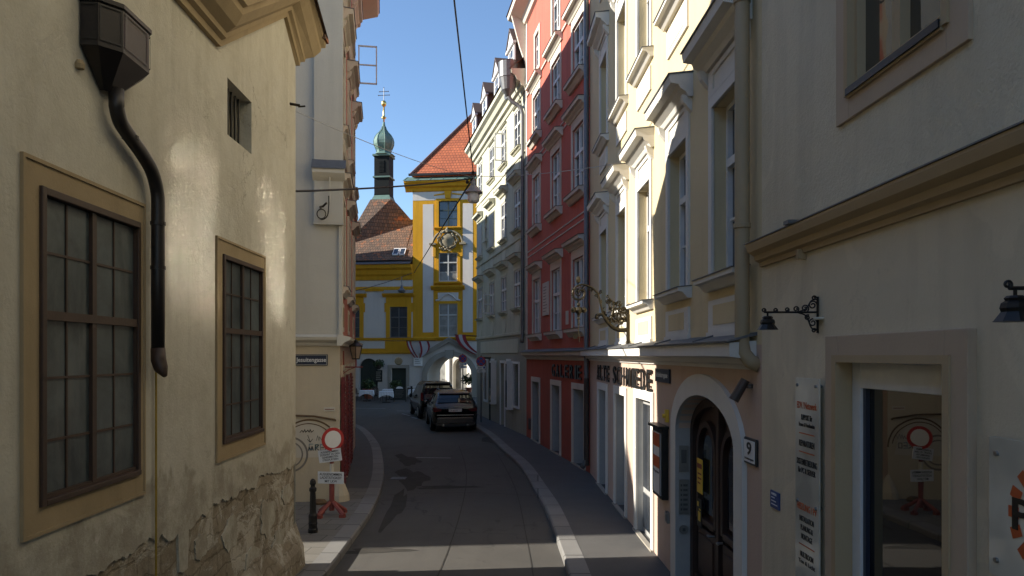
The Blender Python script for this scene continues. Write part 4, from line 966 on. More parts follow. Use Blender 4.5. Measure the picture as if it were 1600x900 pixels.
m = MB(); m.lathe([(.02, -.2), (.06, -.12), (.05, 0), (.07, .1), (.03, .2), (.0, .28)], hp(815, 690), 10); m.box(U0 - .05, U0 + .05, -.05, .0, 3.35, 3.95); m.build('wall_boss', 'wrought', hs, smooth=False)
def scr(zx, zy, r0, r1, a0, turns, rad=.011, du=0):
    c = hp(zx, zy, du); m = MB(); m.tube([(c[0], c[1] + q[0], c[2] + q[2]) for q in spiral(0, 0, r0, r1, a0, turns, 26)], rad, 6); m.build('scroll', 'wrought', hs, smooth=True)
for a in ((545, 385, .05, .012, 2.6, 1.6), (585, 430, .09, .02, 5.2, 1.5), (640, 560, .10, .02, 3, 1.7), (700, 580, .12, .03, 0, 1.8), (740, 540, .10, .03, 1.2, 1.4), (775, 440, .035, .01, 0, 1.3), (660, 410, .05, .012, .5, 1.3), (620, 500, .08, .02, 4, 1.5), (570, 600, .07, .02, 1, 1.4), (720, 480, .09, .02, 2, 1.5), (535, 330, .03, .008, 1, 1.2), (330, 235, .04, .01, 3, 1.2), (455, 275, .03, .008, 1, 1.2), (195, 290, .07, .02, 0, 1.6), (395, 310, .025, .008, 2, 1)):
    scr(*a)
m = MB(); m.tube(smooth_path([hp(*p) for p in ((545, 345), (600, 400), (600, 480), (580, 560), (560, 640))], 5), .018, 6)
m.tube(smooth_path([hp(*p) for p in ((600, 480), (680, 465), (760, 480), (790, 540), (760, 610), (690, 630), (640, 700))], 5), .018, 6)
m.build('stem', 'wrought', hs, smooth=True)
rr = random.Random(4)
for zx, zy in ((430, 300), (440, 350), (455, 400), (475, 470), (490, 510), (640, 400), (670, 430), (600, 520), (560, 470), (700, 640), (720, 600), (540, 590), (520, 540), (610, 620), (790, 430), (350, 240), (130, 250), (260, 210), (690, 500), (745, 600), (610, 560), (540, 370)):
    c = Vector(hp(zx, zy, rr.uniform(-.02, .02))); a = rr.uniform(0, 6.3); l = rr.uniform(.05, .09); d = Vector((rr.uniform(-.3, .3), math.cos(a), math.sin(a))) * l; q = Vector((.6, -math.sin(a), math.cos(a))) * l * .35
    m = MB(); m.face(c - d * .4, c + q, c + d, c - q); m.build('leaf', 'wrought', hs)
m = MB(); c = hp(190, 130); m.lathe([(0, -.07), (.035, -.05), (.045, 0), (.03, .05), (0, .07)], c, 8)
c = hp(190, 290)
for k in range(20): a = 2 * PI * k / 20; m.tube([(c[0], c[1] + .11 * math.cos(a), c[2] + .11 * math.sin(a)), (c[0], c[1] + .14 * math.cos(a), c[2] + .14 * math.sin(a))], .008, 5)
m.build('wreath', 'wrought', hs)
m = MB(); m.tube([hp(195, 370), hp(195, 780)], .010, 6)
for zx, zy, r in ((195, 425, .035), (135, 485, .06), (255, 485, .06), (195, 490, .075), (195, 545, .03), (195, 585, .028), (195, 650, .018)):
    c = hp(zx, zy); m.lathe([(0, -r), (r * .7, -r * .7), (r, 0), (r * .7, r * .7), (0, r)], c, 9)
m.tube([hp(200, 780), hp(203, 860)], [.012, .004], 6); c = hp(165, 790); m.box(c[0] - .006, c[0] + .006, c[1] - .05, c[1] + .03, c[2] - .05, c[2] + .05)
m.build('pendant', 'wrought', hs)

# ------------------------------------------------------------------ right: nearest house
H, L, X, A = facade('beige_house', 'beige roughcast house with tan door frame and ochre string course, nearest on the right', (2.334, 6.91), (2.635, -5.6))
NH, XN, AN = H, X, A
m = MB()
m.m = 0; wall(m, 0, L, 4.2, 12, [(1.74, 2.86, 5.04, 7.1, .16), (5.0, 6.1, 5.04, 7.1, .16), (8.6, 9.7, 5.04, 7.1, .16)]); m.m = 1; wall(m, 0, L, 0, 4.2, [(1.62, 2.88, .12, 3.15, .22), (5.2, 6.6, .8, 3.0, .2), (9.2, 10.6, .8, 3.0, .2)])
shell(m, 0, L, 9, 0, 12)
m.build('wall', ['near', 'near2'], H)
m = MB(); m.prism([(.0, 4.02), (-.03, 4.02), (-.035, 4.06), (-.075, 4.075), (-.085, 4.12), (-.14, 4.15), (-.16, 4.205), (-.16, 4.225), (0, 4.25)], .02, L); m.build('string_course', 'neartrim2', H)
m = MB(); m.prism([(.0, 4.272), (-.17, 4.236), (-.17, 4.227), (0, 4.258)], .0, L); m.box(1.02, 1.12, -.2, -.1, 4.232, 4.262); m.build('sheet_cover', 'sheet', H)
m = MB(); m.box(.95, .99, -.07, 0, 3.97, 4.05); m.build('cable_clip', 'neartrim2', H)
for c in (2.30, 5.55, 9.15):
    z, w, h = 5.04, 1.12, 2.06
    wd = window(H, c, z, w, h, depth=.07, cols=2, transom=.7, mun=0, fm='neartrim2', gm='mirror_glass', toprows=1, botrows=1, bar=.05)
    s = MB(); q = .025
    s.box(-w / 2 - .19, -w / 2, -q, .01, -.19, h + .19); s.box(w / 2, w / 2 + .19, -q, .01, -.19, h + .19); s.box(-w / 2, w / 2, -q, .01, h, h + .19); s.box(-w / 2, w / 2, -q, .01, -.19, 0); s.build('surround', 'neartrim', wd, bevel=.005)
    s = MB(); s.box(-w / 2 - .03, -w / 2 + .02, -.045, .10, -.03, h); s.box(w / 2 - .02, w / 2 + .03, -.045, .10, -.03, h); s.box(-w / 2 + .02, w / 2 - .02, -.045, .10, -.05, .0); s.build('moulding', 'neartrim2', wd)
    s = MB(); s.box(-w / 2 + .02, w / 2 - .02, -.055, .065, .0, .012); s.m = 1; s.box(-w / 2 + .02, w / 2 - .02, -.06, -.05, -.035, .012); s.build('sill', ['sheet', 'black'], wd)
s = MB(); s.box(1.66, 2.84, .16, .18, .15, 3.10); 
dr = MB(); dr.face((1.72, .11, .2), (2.78, .11, .2), (2.78, .11, 2.98), (1.72, .11, 2.98)); do = dr.build('shop_door', 'door_glass', H)
s = MB(); s.box(1.62, 1.74, .06, .21, .12, 3.15); s.box(2.76, 2.88, .06, .21, .12, 3.15); s.box(1.74, 2.76, .06, .21, 2.97, 3.15); s.box(1.74, 2.76, .06, .21, .12, .24); s.build('frame', 'white_wood', do, bevel=.006)
s = MB(); s.box(1.43, 1.62, -.05, .01, .12, 3.34); s.box(2.88, 3.08, -.05, .01, .12, 3.34); s.box(1.62, 2.88, -.05, .01, 3.15, 3.34); s.build('surround', 'neartrim', do, bevel=.006)
s = MB(); s.box(1.56, 1.6205, -.062, .12, .12, 3.2); s.box(2.8795, 2.94, -.062, .12, .12, 3.2); s.box(1.6205, 2.8795, -.062, .12, 3.1495, 3.2); s.build('inner_moulding', 'neartrim2', do)
s = MB(); s.box(1.74, 1.78, .08, .108, .24, 2.97); s.build('door_edge', 'plateblue', do)
for c in (5.9, 9.9):
    s = MB(); s.face((c - .7, .19, .8), (c + .7, .19, .8), (c + .7, .19, 3.0), (c - .7, .19, 3.0)); wo = s.build('shop_window', 'door_glass', H)
    s = MB(); s.box(c - .85, c - .7, -.05, .01, .7, 3.15); s.box(c + .7, c + .85, -.05, .01, .7, 3.15); s.box(c - .7, c + .7, -.05, .01, 3.0, 3.15); s.build('surround', 'neartrim', wo)
m = MB(); m.face((0, -.5, 12), (L, -.5, 12), (L, 4.5, 15), (0, 4.5, 15)); m.face((0, 9, 12), (0, 4.5, 15), (L, 4.5, 15), (L, 9, 12)); m.build('roof', 'tile_brown', H, uv=True)
# acrylic shop signs
def acr(lab, u0, u1, z0, z1, pins):
    t = thing('shop_sign', lab, 'shop sign'); t.matrix_world = X
    s = MB(); s.box(u0, u1, -.045, -.033, z0, z1); s.build('plate', 'acrylic', t, bevel=.002)
    s = MB()
    for u, z in pins: s.tube([(u, 0, z), (u, -.058, z)], .013, 10)
    s.build('bolt', 'steel', t); return t
t = acr('tall narrow clear sign plate with orange and black print left of the shop door', .88, 1.32, 1.15, 3.02, [(.93, 2.96), (1.27, 2.96), (.93, 2.03), (1.27, 2.03), (.93, 1.2), (1.27, 1.2)])
y = 2.83
for txt, mat, k, hh, gap in (('EDV / Netzwerk', 'orange', .90, .055, .045), ('SUPPORT für', 'black', .5, .045, .02), ('Firmen & Privatkunden', 'black', .72, .032, .05), (None, 'orange', .7, .008, .05), ('REPARATUREN', 'black', .7, .05, .04), (None, 'orange', .7, .008, .05), ('SYSTEMBETREUUNG', 'black', .92, .05, .02), ('für PC & SERVER', 'black', .8, .045, .24),
                             ('HEIZUNG / PV', 'orange', .9, .055, .045), ('INSTALLATION', 'black', .65, .045, .025), ('PLANUNG &', 'black', .55, .045, .025), ('MONTAGE', 'black', .5, .045, .04), (None, 'orange', .7, .008, .05), ('MULTIROOM', 'black', .6, .045, .02), ('Ton & Licht', 'black', .75, .032, .25),
                             ('SMARTHOME', 'orange', .9, .055, .045), ('STEUERUNGEN', 'black', .7, .045, .025), ('Planung & Montage', 'black', .85, .032, .03), ('von A bis Z', 'black', .6, .032, .05)):
    y -= hh; wd = .44 * k * .92; u = 1.10 - wd / 2
    if txt is None:
        s = MB(); s.box(u, u + wd, -.048, -.046, y, y + hh); s.build('rule', mat, t)
    else: link('lettering', text_mesh(txt, wd, hh, .002, .012, mat), t, (u, -.0462, y))
    y -= gap
t = acr('clear sign plate with an orange sun emblem right of the shop door', 3.24, 4.1, 2.12, 2.80, [(3.30, 2.72), (3.30, 2.2), (4.04, 2.72), (4.04, 2.2)])
s = MB(); cx, cz = 3.65, 2.46
for k in range(16):
    a = 2 * PI * k / 16; P = lambda r, b: (cx + r * math.cos(b), -.0475, cz + r * math.sin(b)); s.face(P(.20, a - .14), P(.27, a - .10), P(.27, a + .10), P(.20, a + .14))
s.build('emblem', 'orange', t)
link('lettering', text_mesh('P', .13, .15, .003, .02, 'black'), t, (3.41, -.0478, 2.38))
t = thing('plaque', 'tiny blue square plaque on the beige wall near the portal house', 'plaque'); t.matrix_world = X
s = MB(); s.box(.25, .45, -.015, -.002, 1.84, 1.99); s.build('plate', 'plaqueblue', t)
s = MB()
for k in range(3): s.box(.28, .42 - .03 * k, -.018, -.0155, 1.87 + .03 * k, 1.878 + .03 * k)
s.build('print', 'white', t); link('lettering', text_mesh('KAMERA', .12, .022, .002, .01, 'white'), t, (.28, -.0155, 1.955))
# ornate lamp brackets
def bracket_lamp(u, lab):
    t = thing('wall_lamp', lab, 'wall lamp', group='ornate lamps on the beige house'); t.matrix_world = X @ Matrix.Translation((u, 0, 3.5 if u < 2 else 3.44))
    s = MB(); s.tube([(0, -.012, -.13), (0, -.012, .15)], .010, 6); s.tube([(0, -.012, .03), (0, -.42, .03)], .009, 6)
    def sp(y, z, r0, r1, a0, tu, rad=.006): s.tube([(0, y + q[0], z + q[2]) for q in spiral(0, 0, r0, r1, a0, tu, 22)], rad, 6)
    sp(-.05, .085, .035, .008, 0, 1.5); sp(-.05, -.05, .035, .008, 0, 1.5); sp(-.11, .06, .03, .008, -1, 1.5); sp(-.04, .14, .018, .005, 0, 1.3); sp(-.04, -.11, .018, .005, 0, 1.3); sp(-.09, -.01, .022, .006, 1, 1.4)
    sp(-.18, .055, .024, .006, -1.4, 1.4); sp(-.25, .05, .018, .005, -1.4, 1.3); sp(-.34, .045, .018, .005, -1.4, 1.3); sp(-.43, .045, .018, .005, -1.4, 1.4)
    s.tube(smooth_path([(0, -.012, .13), (0, -.06, .12), (0, -.10, .06), (0, -.16, .035)], 4), .006, 6); s.tube(smooth_path([(0, -.012, -.11), (0, -.06, -.09), (0, -.10, 0), (0, -.16, .025)], 4), .006, 6)
    s.build('bracket', 'iron', t)
    s = MB(); s.tube([(0, -.40, .03), (0, -.40, .0)], .008, 6); s.lathe([(.03, .0), (.04, -.01), (.035, -.02), (.05, -.03), (.055, -.05), (.05, -.065), (.075, -.10), (.08, -.105), (.07, -.105)], (0, -.40, 0), 8, ph=PI / 8)
    s.build('lamp_head', 'iron', t)
    s = MB(); s.lathe([(.04, -.01), (.045, 0), (.04, .01)], (.05, -.02, -.02), 12); s.build('socket_cover', 'trimcream', t)
bracket_lamp(1.22, 'small black lamp on a scrolled iron bracket between the portal and the shop door')
bracket_lamp(3.92, 'black lamp on a scrolled iron bracket at the right edge, above the orange emblem')

# ------------------------------------------------------------------ right: red house
H, L, X, A = facade('red_house', 'tall red house with ivory window trim and the black GALERIE letters', (.55, 28.1), (2.04, 19.3))
RH, XR, AR = H, X, A
cs = (1.95, 4.98, 7.72)
m = MB()
ops = [(c - .60, c + .60, z, z + h, .14) for z, h in ((3.95, 1.95), (7.72, 1.85), (10.92, 1.55)) for c in cs] + [(1.72, 2.42, 13.35, 14.55, .14), (4.5, 5.5, 13.3, 15.0, .14), (7.2, 8.2, 13.3, 15.0, .14)]
low = [(1.20, 2.40, .12, 2.25, .30), (4.40, 5.52, .12, 2.25, .40), (7.18, 8.34, .12, 2.25, .40)]
m.m = 0; wall(m, 0, L, 3.3, 16.2, ops); shell(m, 0, L, 9, 0, 16.2); m.m = 1; wall(m, 0, L, 0, 3.3, low)
m.build('wall', ['red', 'redlow'], H)
for z, h, hd in ((3.95, 1.95, (.26, .26, .26, .34)), (7.72, 1.85, (.26, .26, .26, .34)), (10.92, 1.55, (.26, .25, .25, .32))):
    for c in cs:
        window(H, c, z, 1.2, h, depth=.10, cols=2, transom=.60, mun=0, fm='white_wood', gm='glass_far', sur=(.13, .03), sill=(.22, .24, .26), hood=hd, surm='redtrim', toprows=1, botrows=2,
               apron=[(-.73, .73, h + .13, h + .26, .01, .025, 0)], apronm=['redtrim'], sheet='pipe_brown')
for c, z, w, h in ((2.07, 13.35, .7, 1.2), (5.0, 13.3, 1.0, 1.7), (7.7, 13.3, 1.0, 1.7)):
    window(H, c, z, w, h, depth=.10, cols=2, transom=.6, mun=0, gm='glass_far', sur=(.16, .03, .16, 1), surm='redtrim', botrows=2)
m = MB()
for z in (6.86, 7.06, 10.0, 10.2): 
    if z < 6.8: continue
    m.box(.18, L - .08, -.02, .005, z - .02, z + .015)
m.box(.18, L - .08, -.05, .005, 12.92, 12.98); m.build('string_course', 'redtrim', H)
m = MB(); m.box(.0, .26, -.03, .01, 3.35, 16.2); m.build('corner_strip', 'redtrim', H)
m = MB(); m.prism([(.02, 3.05), (-.04, 3.05), (-.08, 3.14), (-.2, 3.20), (-.22, 3.30), (.02, 3.34)], -.02, L - .05); m.m = 1; m.prism([(.02, 3.42), (-.25, 3.33), (-.25, 3.305), (.02, 3.39)], -.02, L - .05); m.build('cornice', ['redtrim', 'sheet'], H)
for i, (a, b, z0, z1, dp) in enumerate(low):
    d = MB(); d.box(a, b, dp - .05, dp, z0, z1); do = d.build('door', 'glass' if i == 0 else 'greydoor', H)
    s = MB(); k = .17; s.box(a - k, a, -.03, .012, z0, z1 + k); s.box(b, b + k, -.03, .012, z0, z1 + k); s.box(a, b, -.03, .012, z1, z1 + k); s.build('surround', 'redtrim', do, bevel=.006)
    for q in (a + .001, b - .001): s = MB(); s.face((q, .01, z0), (q, dp - .051, z0), (q, dp - .051, z1), (q, .01, z1)); s.build('reveal', 'greydoor', do)
    s = MB(); s.box(a, a + .06, dp - .09, dp - .05, z0, z1); s.box(b - .06, b, dp - .09, dp - .05, z0, z1); s.box(a + .06, b - .06, dp - .09, dp - .05, z1 - .06, z1); s.box(a + .06, b - .06, dp - .09, dp - .05, z0 + .75, z0 + .83); s.build('frame', 'iron' if i == 0 else 'greydoor', do)
    s = MB(); s.box(a - k, b + k, -.05, .02, .10, .15); s.build('threshold', 'stone', do)
s = MB(); s.box(.45, .85, -.012, .0, .45, .85)
for k in range(5): s.box(.47, .83, -.02, -.012, .49 + k * .07, .52 + k * .07)
s.build('vent_grille', 'pipe_brown', H)
lettering('shop_lettering', 'big black raised letters reading GALERIE on the red wall', 'GALERIE', 4.55, 8.35, 2.53, 2.92, X, dep=.03)
t = thing('stone_plaque', 'tall pale stone plaque with engraved lines on the red wall', 'plaque'); t.matrix_world = X
s = MB(); s.box(3.12, 4.02, -.045, -.002, 4.52, 5.62); s.build('slab', 'redtrim', t, bevel=.008)
s = MB(); rr = random.Random(5)
for k in range(9): s.box(3.24, 3.88 - rr.uniform(0, .2), -.047, -.0455, 5.45 - k * .1, 5.475 - k * .1)
s.build('inscription', 'graf_grey', t)
s = MB(); s.box(6.35, 6.6, -.03, -.002, 4.1, 4.5); tag(s.build('notice_plate', 'redtrim'), 'small blank plate low on the red wall beside the rightmost first floor window', 'plate').matrix_world = X
m = MB(); m.prism([(.02, 15.7), (-.1, 15.75), (-.2, 15.95), (-.62, 16.1), (-.66, 16.25), (.02, 16.3)], -.55, L); m.build('eaves', 'redtrim', H)
m = MB(); m.face((-.6, -.7, 16.25), (L, -.7, 16.25), (L, 4.5, 20), (-.6, 4.5, 20)); m.face((-.6, 9, 16.25), (-.6, 4.5, 20), (L, 4.5, 20), (L, 9, 16.25)); m.face((-.6, -.7, 16.25), (-.6, 4.5, 20), (-.6, 9, 16.25)); m.build('roof', 'tile_brown', H, uv=True)
m = MB(); m.prism([(.0, 14.2), (-.25, 14.9), (-.6, 16.2), (.0, 16.2)], -.14, -.0); m.build('party_wall_corbel', 'redtrim', H)

# ------------------------------------------------------------------ right: pale green house with dormers
H, L, X, A = facade('green_house', 'pale green house with three dormers and a wall niche beyond the red house', (-1.86, 39.0), (.55, 28.1))
GH, XG, AG = H, X, A
cs = (1.08, 4.25, 7.0, 9.62)
m = MB(); rws = ((5.08, 1.55), (8.22, 1.62), (11.45, 1.55))
ops = [(c - .56, c + .56, z, z + h, .10) for z, h in rws for c in cs] + [(2.35, 3.05, 8.9, 10.1, .3, .35)]
low = [(2.3, 3.1, 1.0, 2.95, .12), (4.0, 4.8, 1.0, 2.95, .12), (6.35, 7.2, .12, 2.85, .25), (7.75, 8.3, 1.0, 2.95, .12), (9.0, 9.95, 1.15, 2.85, .12)]
m.m = 0; wall(m, 0, L, 4.0, 13.6, ops); shell(m, 0, L, 9, 0, 13.6); m.m = 1; wall(m, 0, L, 0, 4.0, low)
m.build('wall', ['grn', 'grnlow'], H)
for i, (z, h) in enumerate(rws):
    for j, c in enumerate(cs):
        wd = window(H, c, z, 1.12, h, depth=.07, cols=2, transom=.62, mun=0, gm='glass_far', sur=(.10, .02), sill=(.16, .14, .14), hood=(.30, .28, .30, .26) if i < 2 else (.12, .06, .10, .02), surm='grntrim', botrows=2, sheet='pipe_brown')
        s = MB(); s.lathe([(.42, -.012), (.42, .012)], (0, 0, 0), 20, sy=1); me = s.mesh('apron_panel', 'grntrim')
        for v in me.vertices: v.co = (v.co.x, v.co.z * .9 - .004, v.co.y * .82 - .62)
        link('apron_panel', me, wd)
        if i == 1 and j < 2:
            for k in (-1, 1):
                s = MB(); s.box(k * .28 - .27, k * .28 + .27, -.045, -.022, .02, h - .02)
                for q in range(16): s.box(k * .28 - .21, k * .28 + .21, -.056, -.045, .1 + q * .092, .15 + q * .092)
                s.build('shutter', 'greyshutter', wd)
        if (i, j) in ((2, 2), (0, 1)):                     # casement standing open into the street
            s = MB(); w_ = .52; q = h * .62 if i == 0 else h * .8
            s.box(.5, .53, -w_, -.03, .05, .10); s.box(.5, .53, -w_, -.03, q - .05, q); s.box(.5, .53, -w_, -w_ + .05, .1, q - .05); s.box(.5, .53, -.08, -.03, .1, q - .05); s.box(.508, .522, -w_ + .05, -.08, q * .5 - .015, q * .5 + .015)
            oc = s.build('open_casement', 'white_wood', wd)
for z, h in ((4.0, .12), (7.75, .06), (10.95, .06)):
    m = MB(); m.prism([(.01, z), (-.05, z + .02), (-.06, z + h), (.01, z + h + .02)], 0, L); m.build('string_course', 'grntrim', H)
# niche with a figure and a worn painted shield
m = MB(); m.face((2.35, .295, 8.9), (3.05, .295, 8.9), (3.05, .295, 10.1), (2.35, .295, 10.1)); no = m.build('niche', 'grnlow', H)
st = thing('statue', 'small stone figure standing in the niche of the green house', 'statue'); st.matrix_world = X @ Matrix.Translation((2.7, .12, 8.9))
s = MB(); s.lathe([(.17, 0), (.18, .05), (.13, .08), (.14, .12), (.16, .3), (.14, .5), (.17, .66), (.15, .74), (.05, .79), (.045, .82), (.085, .86), (.095, .93), (.07, 1.0), (0, 1.03)], (0, 0, 0), 12, sy=.75); s.tube([(.15, 0, .70), (.19, -.08, .52), (.06, -.16, .50)], [.05, .045, .03], 7); s.tube([(-.15, 0, .70), (-.19, -.08, .55), (-.05, -.17, .58)], [.05, .045, .03], 7); s.build('figure', 'stone', st, smooth=True)
m = MB()
for k in range(9):
    z = 5.2 + k * .12; w_ = .34 * math.sin(PI * (k + 1) / 10.5) ; m.box(2.62 - w_, 2.62 + w_, -.012, .0, z, z + .12)
m.build('worn_shield', 'grnlow', H)
m = MB(); m.box(2.3, 3.1, -.14, 0, 8.74, 8.9); m.prism([(0, 8.74), (-.12, 8.74), (0, 8.4)], 2.45, 2.95); m.build('niche_sill', 'grntrim', H)
# ground floor
t = thing('shop_sign', 'long faded white painted sign board on the grey green ground floor', 'shop sign'); t.matrix_world = X
s = MB(); s.box(1.35, 9.8, -.035, -.002, 3.30, 3.86); s.build('board', 'grntrim', t)

for a, b, z0, z1, dp in low:
    if z0 < .5:
        d = MB(); d.box(a, b, dp - .05, dp, z0, z1); do = d.build('door', 'white_wood', H)
        s = MB(); s.box(a - .1, a, -.04, .01, z0, z1 + .12); s.box(b, b + .1, -.04, .01, z0, z1 + .12); s.box(a, b, -.04, .01, z1, z1 + .12); s.build('surround', 'white_wood', do)
        s = MB(); s.face((a + .1, dp - .056, 2.35), (b - .1, dp - .056, 2.35), (b - .1, dp - .056, 2.75), (a + .1, dp - .056, 2.75)); s.build('fanlight', 'black', do)
    else:
        s = MB(); s.face((a, dp, z0), (b, dp, z0), (b, dp, z1), (a, dp, z1)); wo = s.build('shop_window', 'glass_far', H)
        s = MB(); k = .09; s.box(a - k, a, -.05, .06, z0 - k, z1 + k); s.box(b, b + k, -.05, .06, z0 - k, z1 + k); s.box(a, b, -.05, .06, z1, z1 + k); s.box(a, b, -.06, .06, z0 - k, z0); s.build('frame', 'white_wood', wo)
for u, z0, z1 in ((5.0, .95, 2.95), (8.5, .95, 2.95)):
    s = MB(); s.box(u, u + .34, -.26, 0, z0, z1); wo = s.build('showcase', 'white_wood', H, bevel=.01); s = MB(); s.face((u + .03, -.263, z0 + .1), (u + .31, -.263, z0 + .1), (u + .31, -.263, z1 - .1), (u + .03, -.263, z1 - .1)); s.build('pane', 'glass_far', wo)
m = MB(); m.prism([(.02, 13.3), (-.05, 13.3), (-.1, 13.42), (-.2, 13.46), (-.24, 13.6), (-.36, 13.66), (-.44, 13.82), (-.58, 13.9), (-.60, 14.06), (.02, 14.1)], -.3, L); m.build('cornice', 'grntrim', H)
m = MB(); m.face((-.35, -.66, 14.06), (L, -.66, 14.06), (L, 4.2, 18.2), (-.35 + 3, 4.2, 18.2)); m.face((-.35, -.66, 14.06), (2.65, 4.2, 18.2), (-.35, 9, 14.06)); m.face((-.35, 9, 14.06), (2.65, 4.2, 18.2), (L, 4.2, 18.2), (L, 9, 14.06)); m.build('roof', 'tile_brown', H, uv=True)
for u in (1.6, 4.5, 7.4, 10.3):
    s = MB(); yb = -.35; s.m = 0; s.box(u - .50, u + .50, yb, 1.6, 14.15, 15.25)
    s.m = 1; s.prism([(u - .68, 15.2), (u, 15.85), (u + .68, 15.2), (u + .68, 15.27), (u, 15.95), (u - .68, 15.27)], yb - .14, 2.4, 'y')
    dm = s.build('dormer', ['tile_red' if 0 else 'sheet_brown', 'sheet_brown'], H)
    s = MB(); s.box(u - .56, u + .56, yb - .06, yb, 14.1, 15.22); s.prism([(u - .62, 15.2), (u, 15.8), (u + .62, 15.2)], yb - .10, yb, 'y'); s.box(u - .68, u + .68, yb - .14, yb, 15.14, 15.24); fr = s.build('dormer_front', 'white_wood', dm)
    s = MB(); s.face((u - .30, yb - .065, 14.3), (u + .30, yb - .065, 14.3), (u + .30, yb - .065, 15.05), (u - .30, yb - .065, 15.05)); s.build('pane', 'glass_far', dm)
    s = MB(); s.box(u - .02, u + .02, yb - .08, yb - .062, 14.3, 15.05); s.box(u - .3, u + .3, yb - .08, yb - .062, 14.7, 14.73); s.build('glazing_bar', 'white_wood', dm)
m = MB(); m.lathe([(.16, 0), (.16, .9), (.2, .92), (.2, 1.0), (.05, 1.02)], (6.1, 1.0, 15.4), 10); m.build('chimney', 'sheet', H)
m = MB(); m.lathe([(.10, -.75), (.26, -.55), (.34, -.1), (.36, -.08), (.36, -.02), (.36, 0), (.38, .5), (.40, .52)], (10.75, -.62, 13.9), 16); hp_ = m.build('rain_hopper', 'pipe_grey', H, smooth=False)
m = MB(); m.tube(smooth_path([(10.75, -.62, 13.2), (10.78, -.5, 12.95), (10.9, -.2, 12.7), (10.95, -.1, 12.4)], 4) + [(10.95, -.1, 4.2), (10.98, -.12, 3.9), (11.1, -.16, 3.7)], .075, 10); m.tube(smooth_path([(10.2, -.55, 14.0), (10.2, -.62, 13.4), (10.4, -.62, 13.15), (10.72, -.6, 13.1)], 4), .06, 8); m.build('downpipe', 'pipe_grey', H, smooth=True)

# ------------------------------------------------------------------ end of the street: yellow gate tower and its wing
YA = -math.atan2(.122, .9925)
H = thing('gate_tower', 'golden yellow gate house with stone archway, oval stucco shield and red hipped roof', 'house', (-7.65, 57, 0), YA)
X = Matrix.Translation((-7.65, 57, 0)) @ Matrix.Rotation(YA, 4, 'Z'); XY = X
m = MB()
wz = ((13.06, 1.95), (8.85, 2.2), (4.6, 2.55)); ops = [(2.05, 3.50, z, z + h, .22) for z, h in wz]
m.m = 0; wall(m, 0, 6.6, 4.35, 16.2, ops); shell(m, 0, 6.6, 8, 4.3, 16.2); m.m = 1; wall(m, 0, 6.6, -.05, 4.35, [(1.15, 4.65, -.05, 3.12, 4.2, 1.6)])
for u in (0, 6.6): m.face((u, 0, 0), (u, 4.2, 0), (u, 4.2, 4.3), (u, 0, 4.3))
m.build('wall', ['yel', 'yelw'], H)
m = MB(); m.box(.80, 1.62, -.012, .01, 4.95, 14.8); m.box(3.92, 4.70, -.012, .01, 4.95, 14.8); m.box(.0, 6.6, -.014, .01, 15.1, 15.75); m.build('white_field', 'yelw', H)
for i, (z, h) in enumerate(wz):
    wd = window(H, 2.775, z, 1.45, h, depth=.10, cols=2, transom=.64 if i == 0 else .66, mun=0, fm='green_wood' if i == 0 else 'greyshutter', gm='glass_far', toprows=1, botrows=2, curtain=.0 if i == 0 else (.33 if i == 1 else 1.0))
    s = MB(); s.box(-.95, -.725, -.05, .01, -.1, h + .2); s.box(.725, .95, -.05, .01, -.1, h + .2); s.box(-.725, .725, -.05, .01, h, h + .2); s.build('surround', 'yel', wd)
    s = MB(); s.prism([(.01, -.02), (-.22, -.06), (-.22, -.12), (-.1, -.22), (.01, -.25)], -1.05, 1.05); s.build('sill', 'yel', wd)
    if i == 0: s = MB(); s.prism([(-.2, h + .2), (.2, h + .2), (.28, h + .75), (-.28, h + .75)], -.14, .0, 'y'); s.prism([(-1.1, h + .42), (-.3, h + .5), (-.3, h + .62), (-1.1, h + .5)], -.06, .0, 'y'); s.prism([(1.1, h + .42), (.3, h + .5), (.3, h + .62), (1.1, h + .5)], -.06, .0, 'y'); s.build('keystone', 'yel', wd)
    if i == 1: s = MB(); s.box(-1.15, -.95, -.12, .01, h - .3, h + .6); s.box(.95, 1.15, -.12, .01, h - .3, h + .6); s.build('console', 'yel', wd)
    if i == 2:
        s = MB(); s.prism([(.01, h + 1.05), (-.10, h + 1.05), (-.32, h + 1.25), (-.34, h + 1.34), (.01, h + 1.4)], -1.3, 1.3); s.build('hood', 'yel', wd)
        s = MB(); s.tube([(-.95, -.06, h + .25), (-.7, -.06, h + .28), (-.35, -.07, h + .6), (0, -.07, h + .78), (.35, -.07, h + .6), (.7, -.06, h + .28), (.95, -.06, h + .25)], .07, 6); s.build('swag', 'yelw', wd)
        s = MB(); s.box(-.8, .8, -.02, .01, h + .2, h + .85); s.build('lunette', 'yelw', wd)
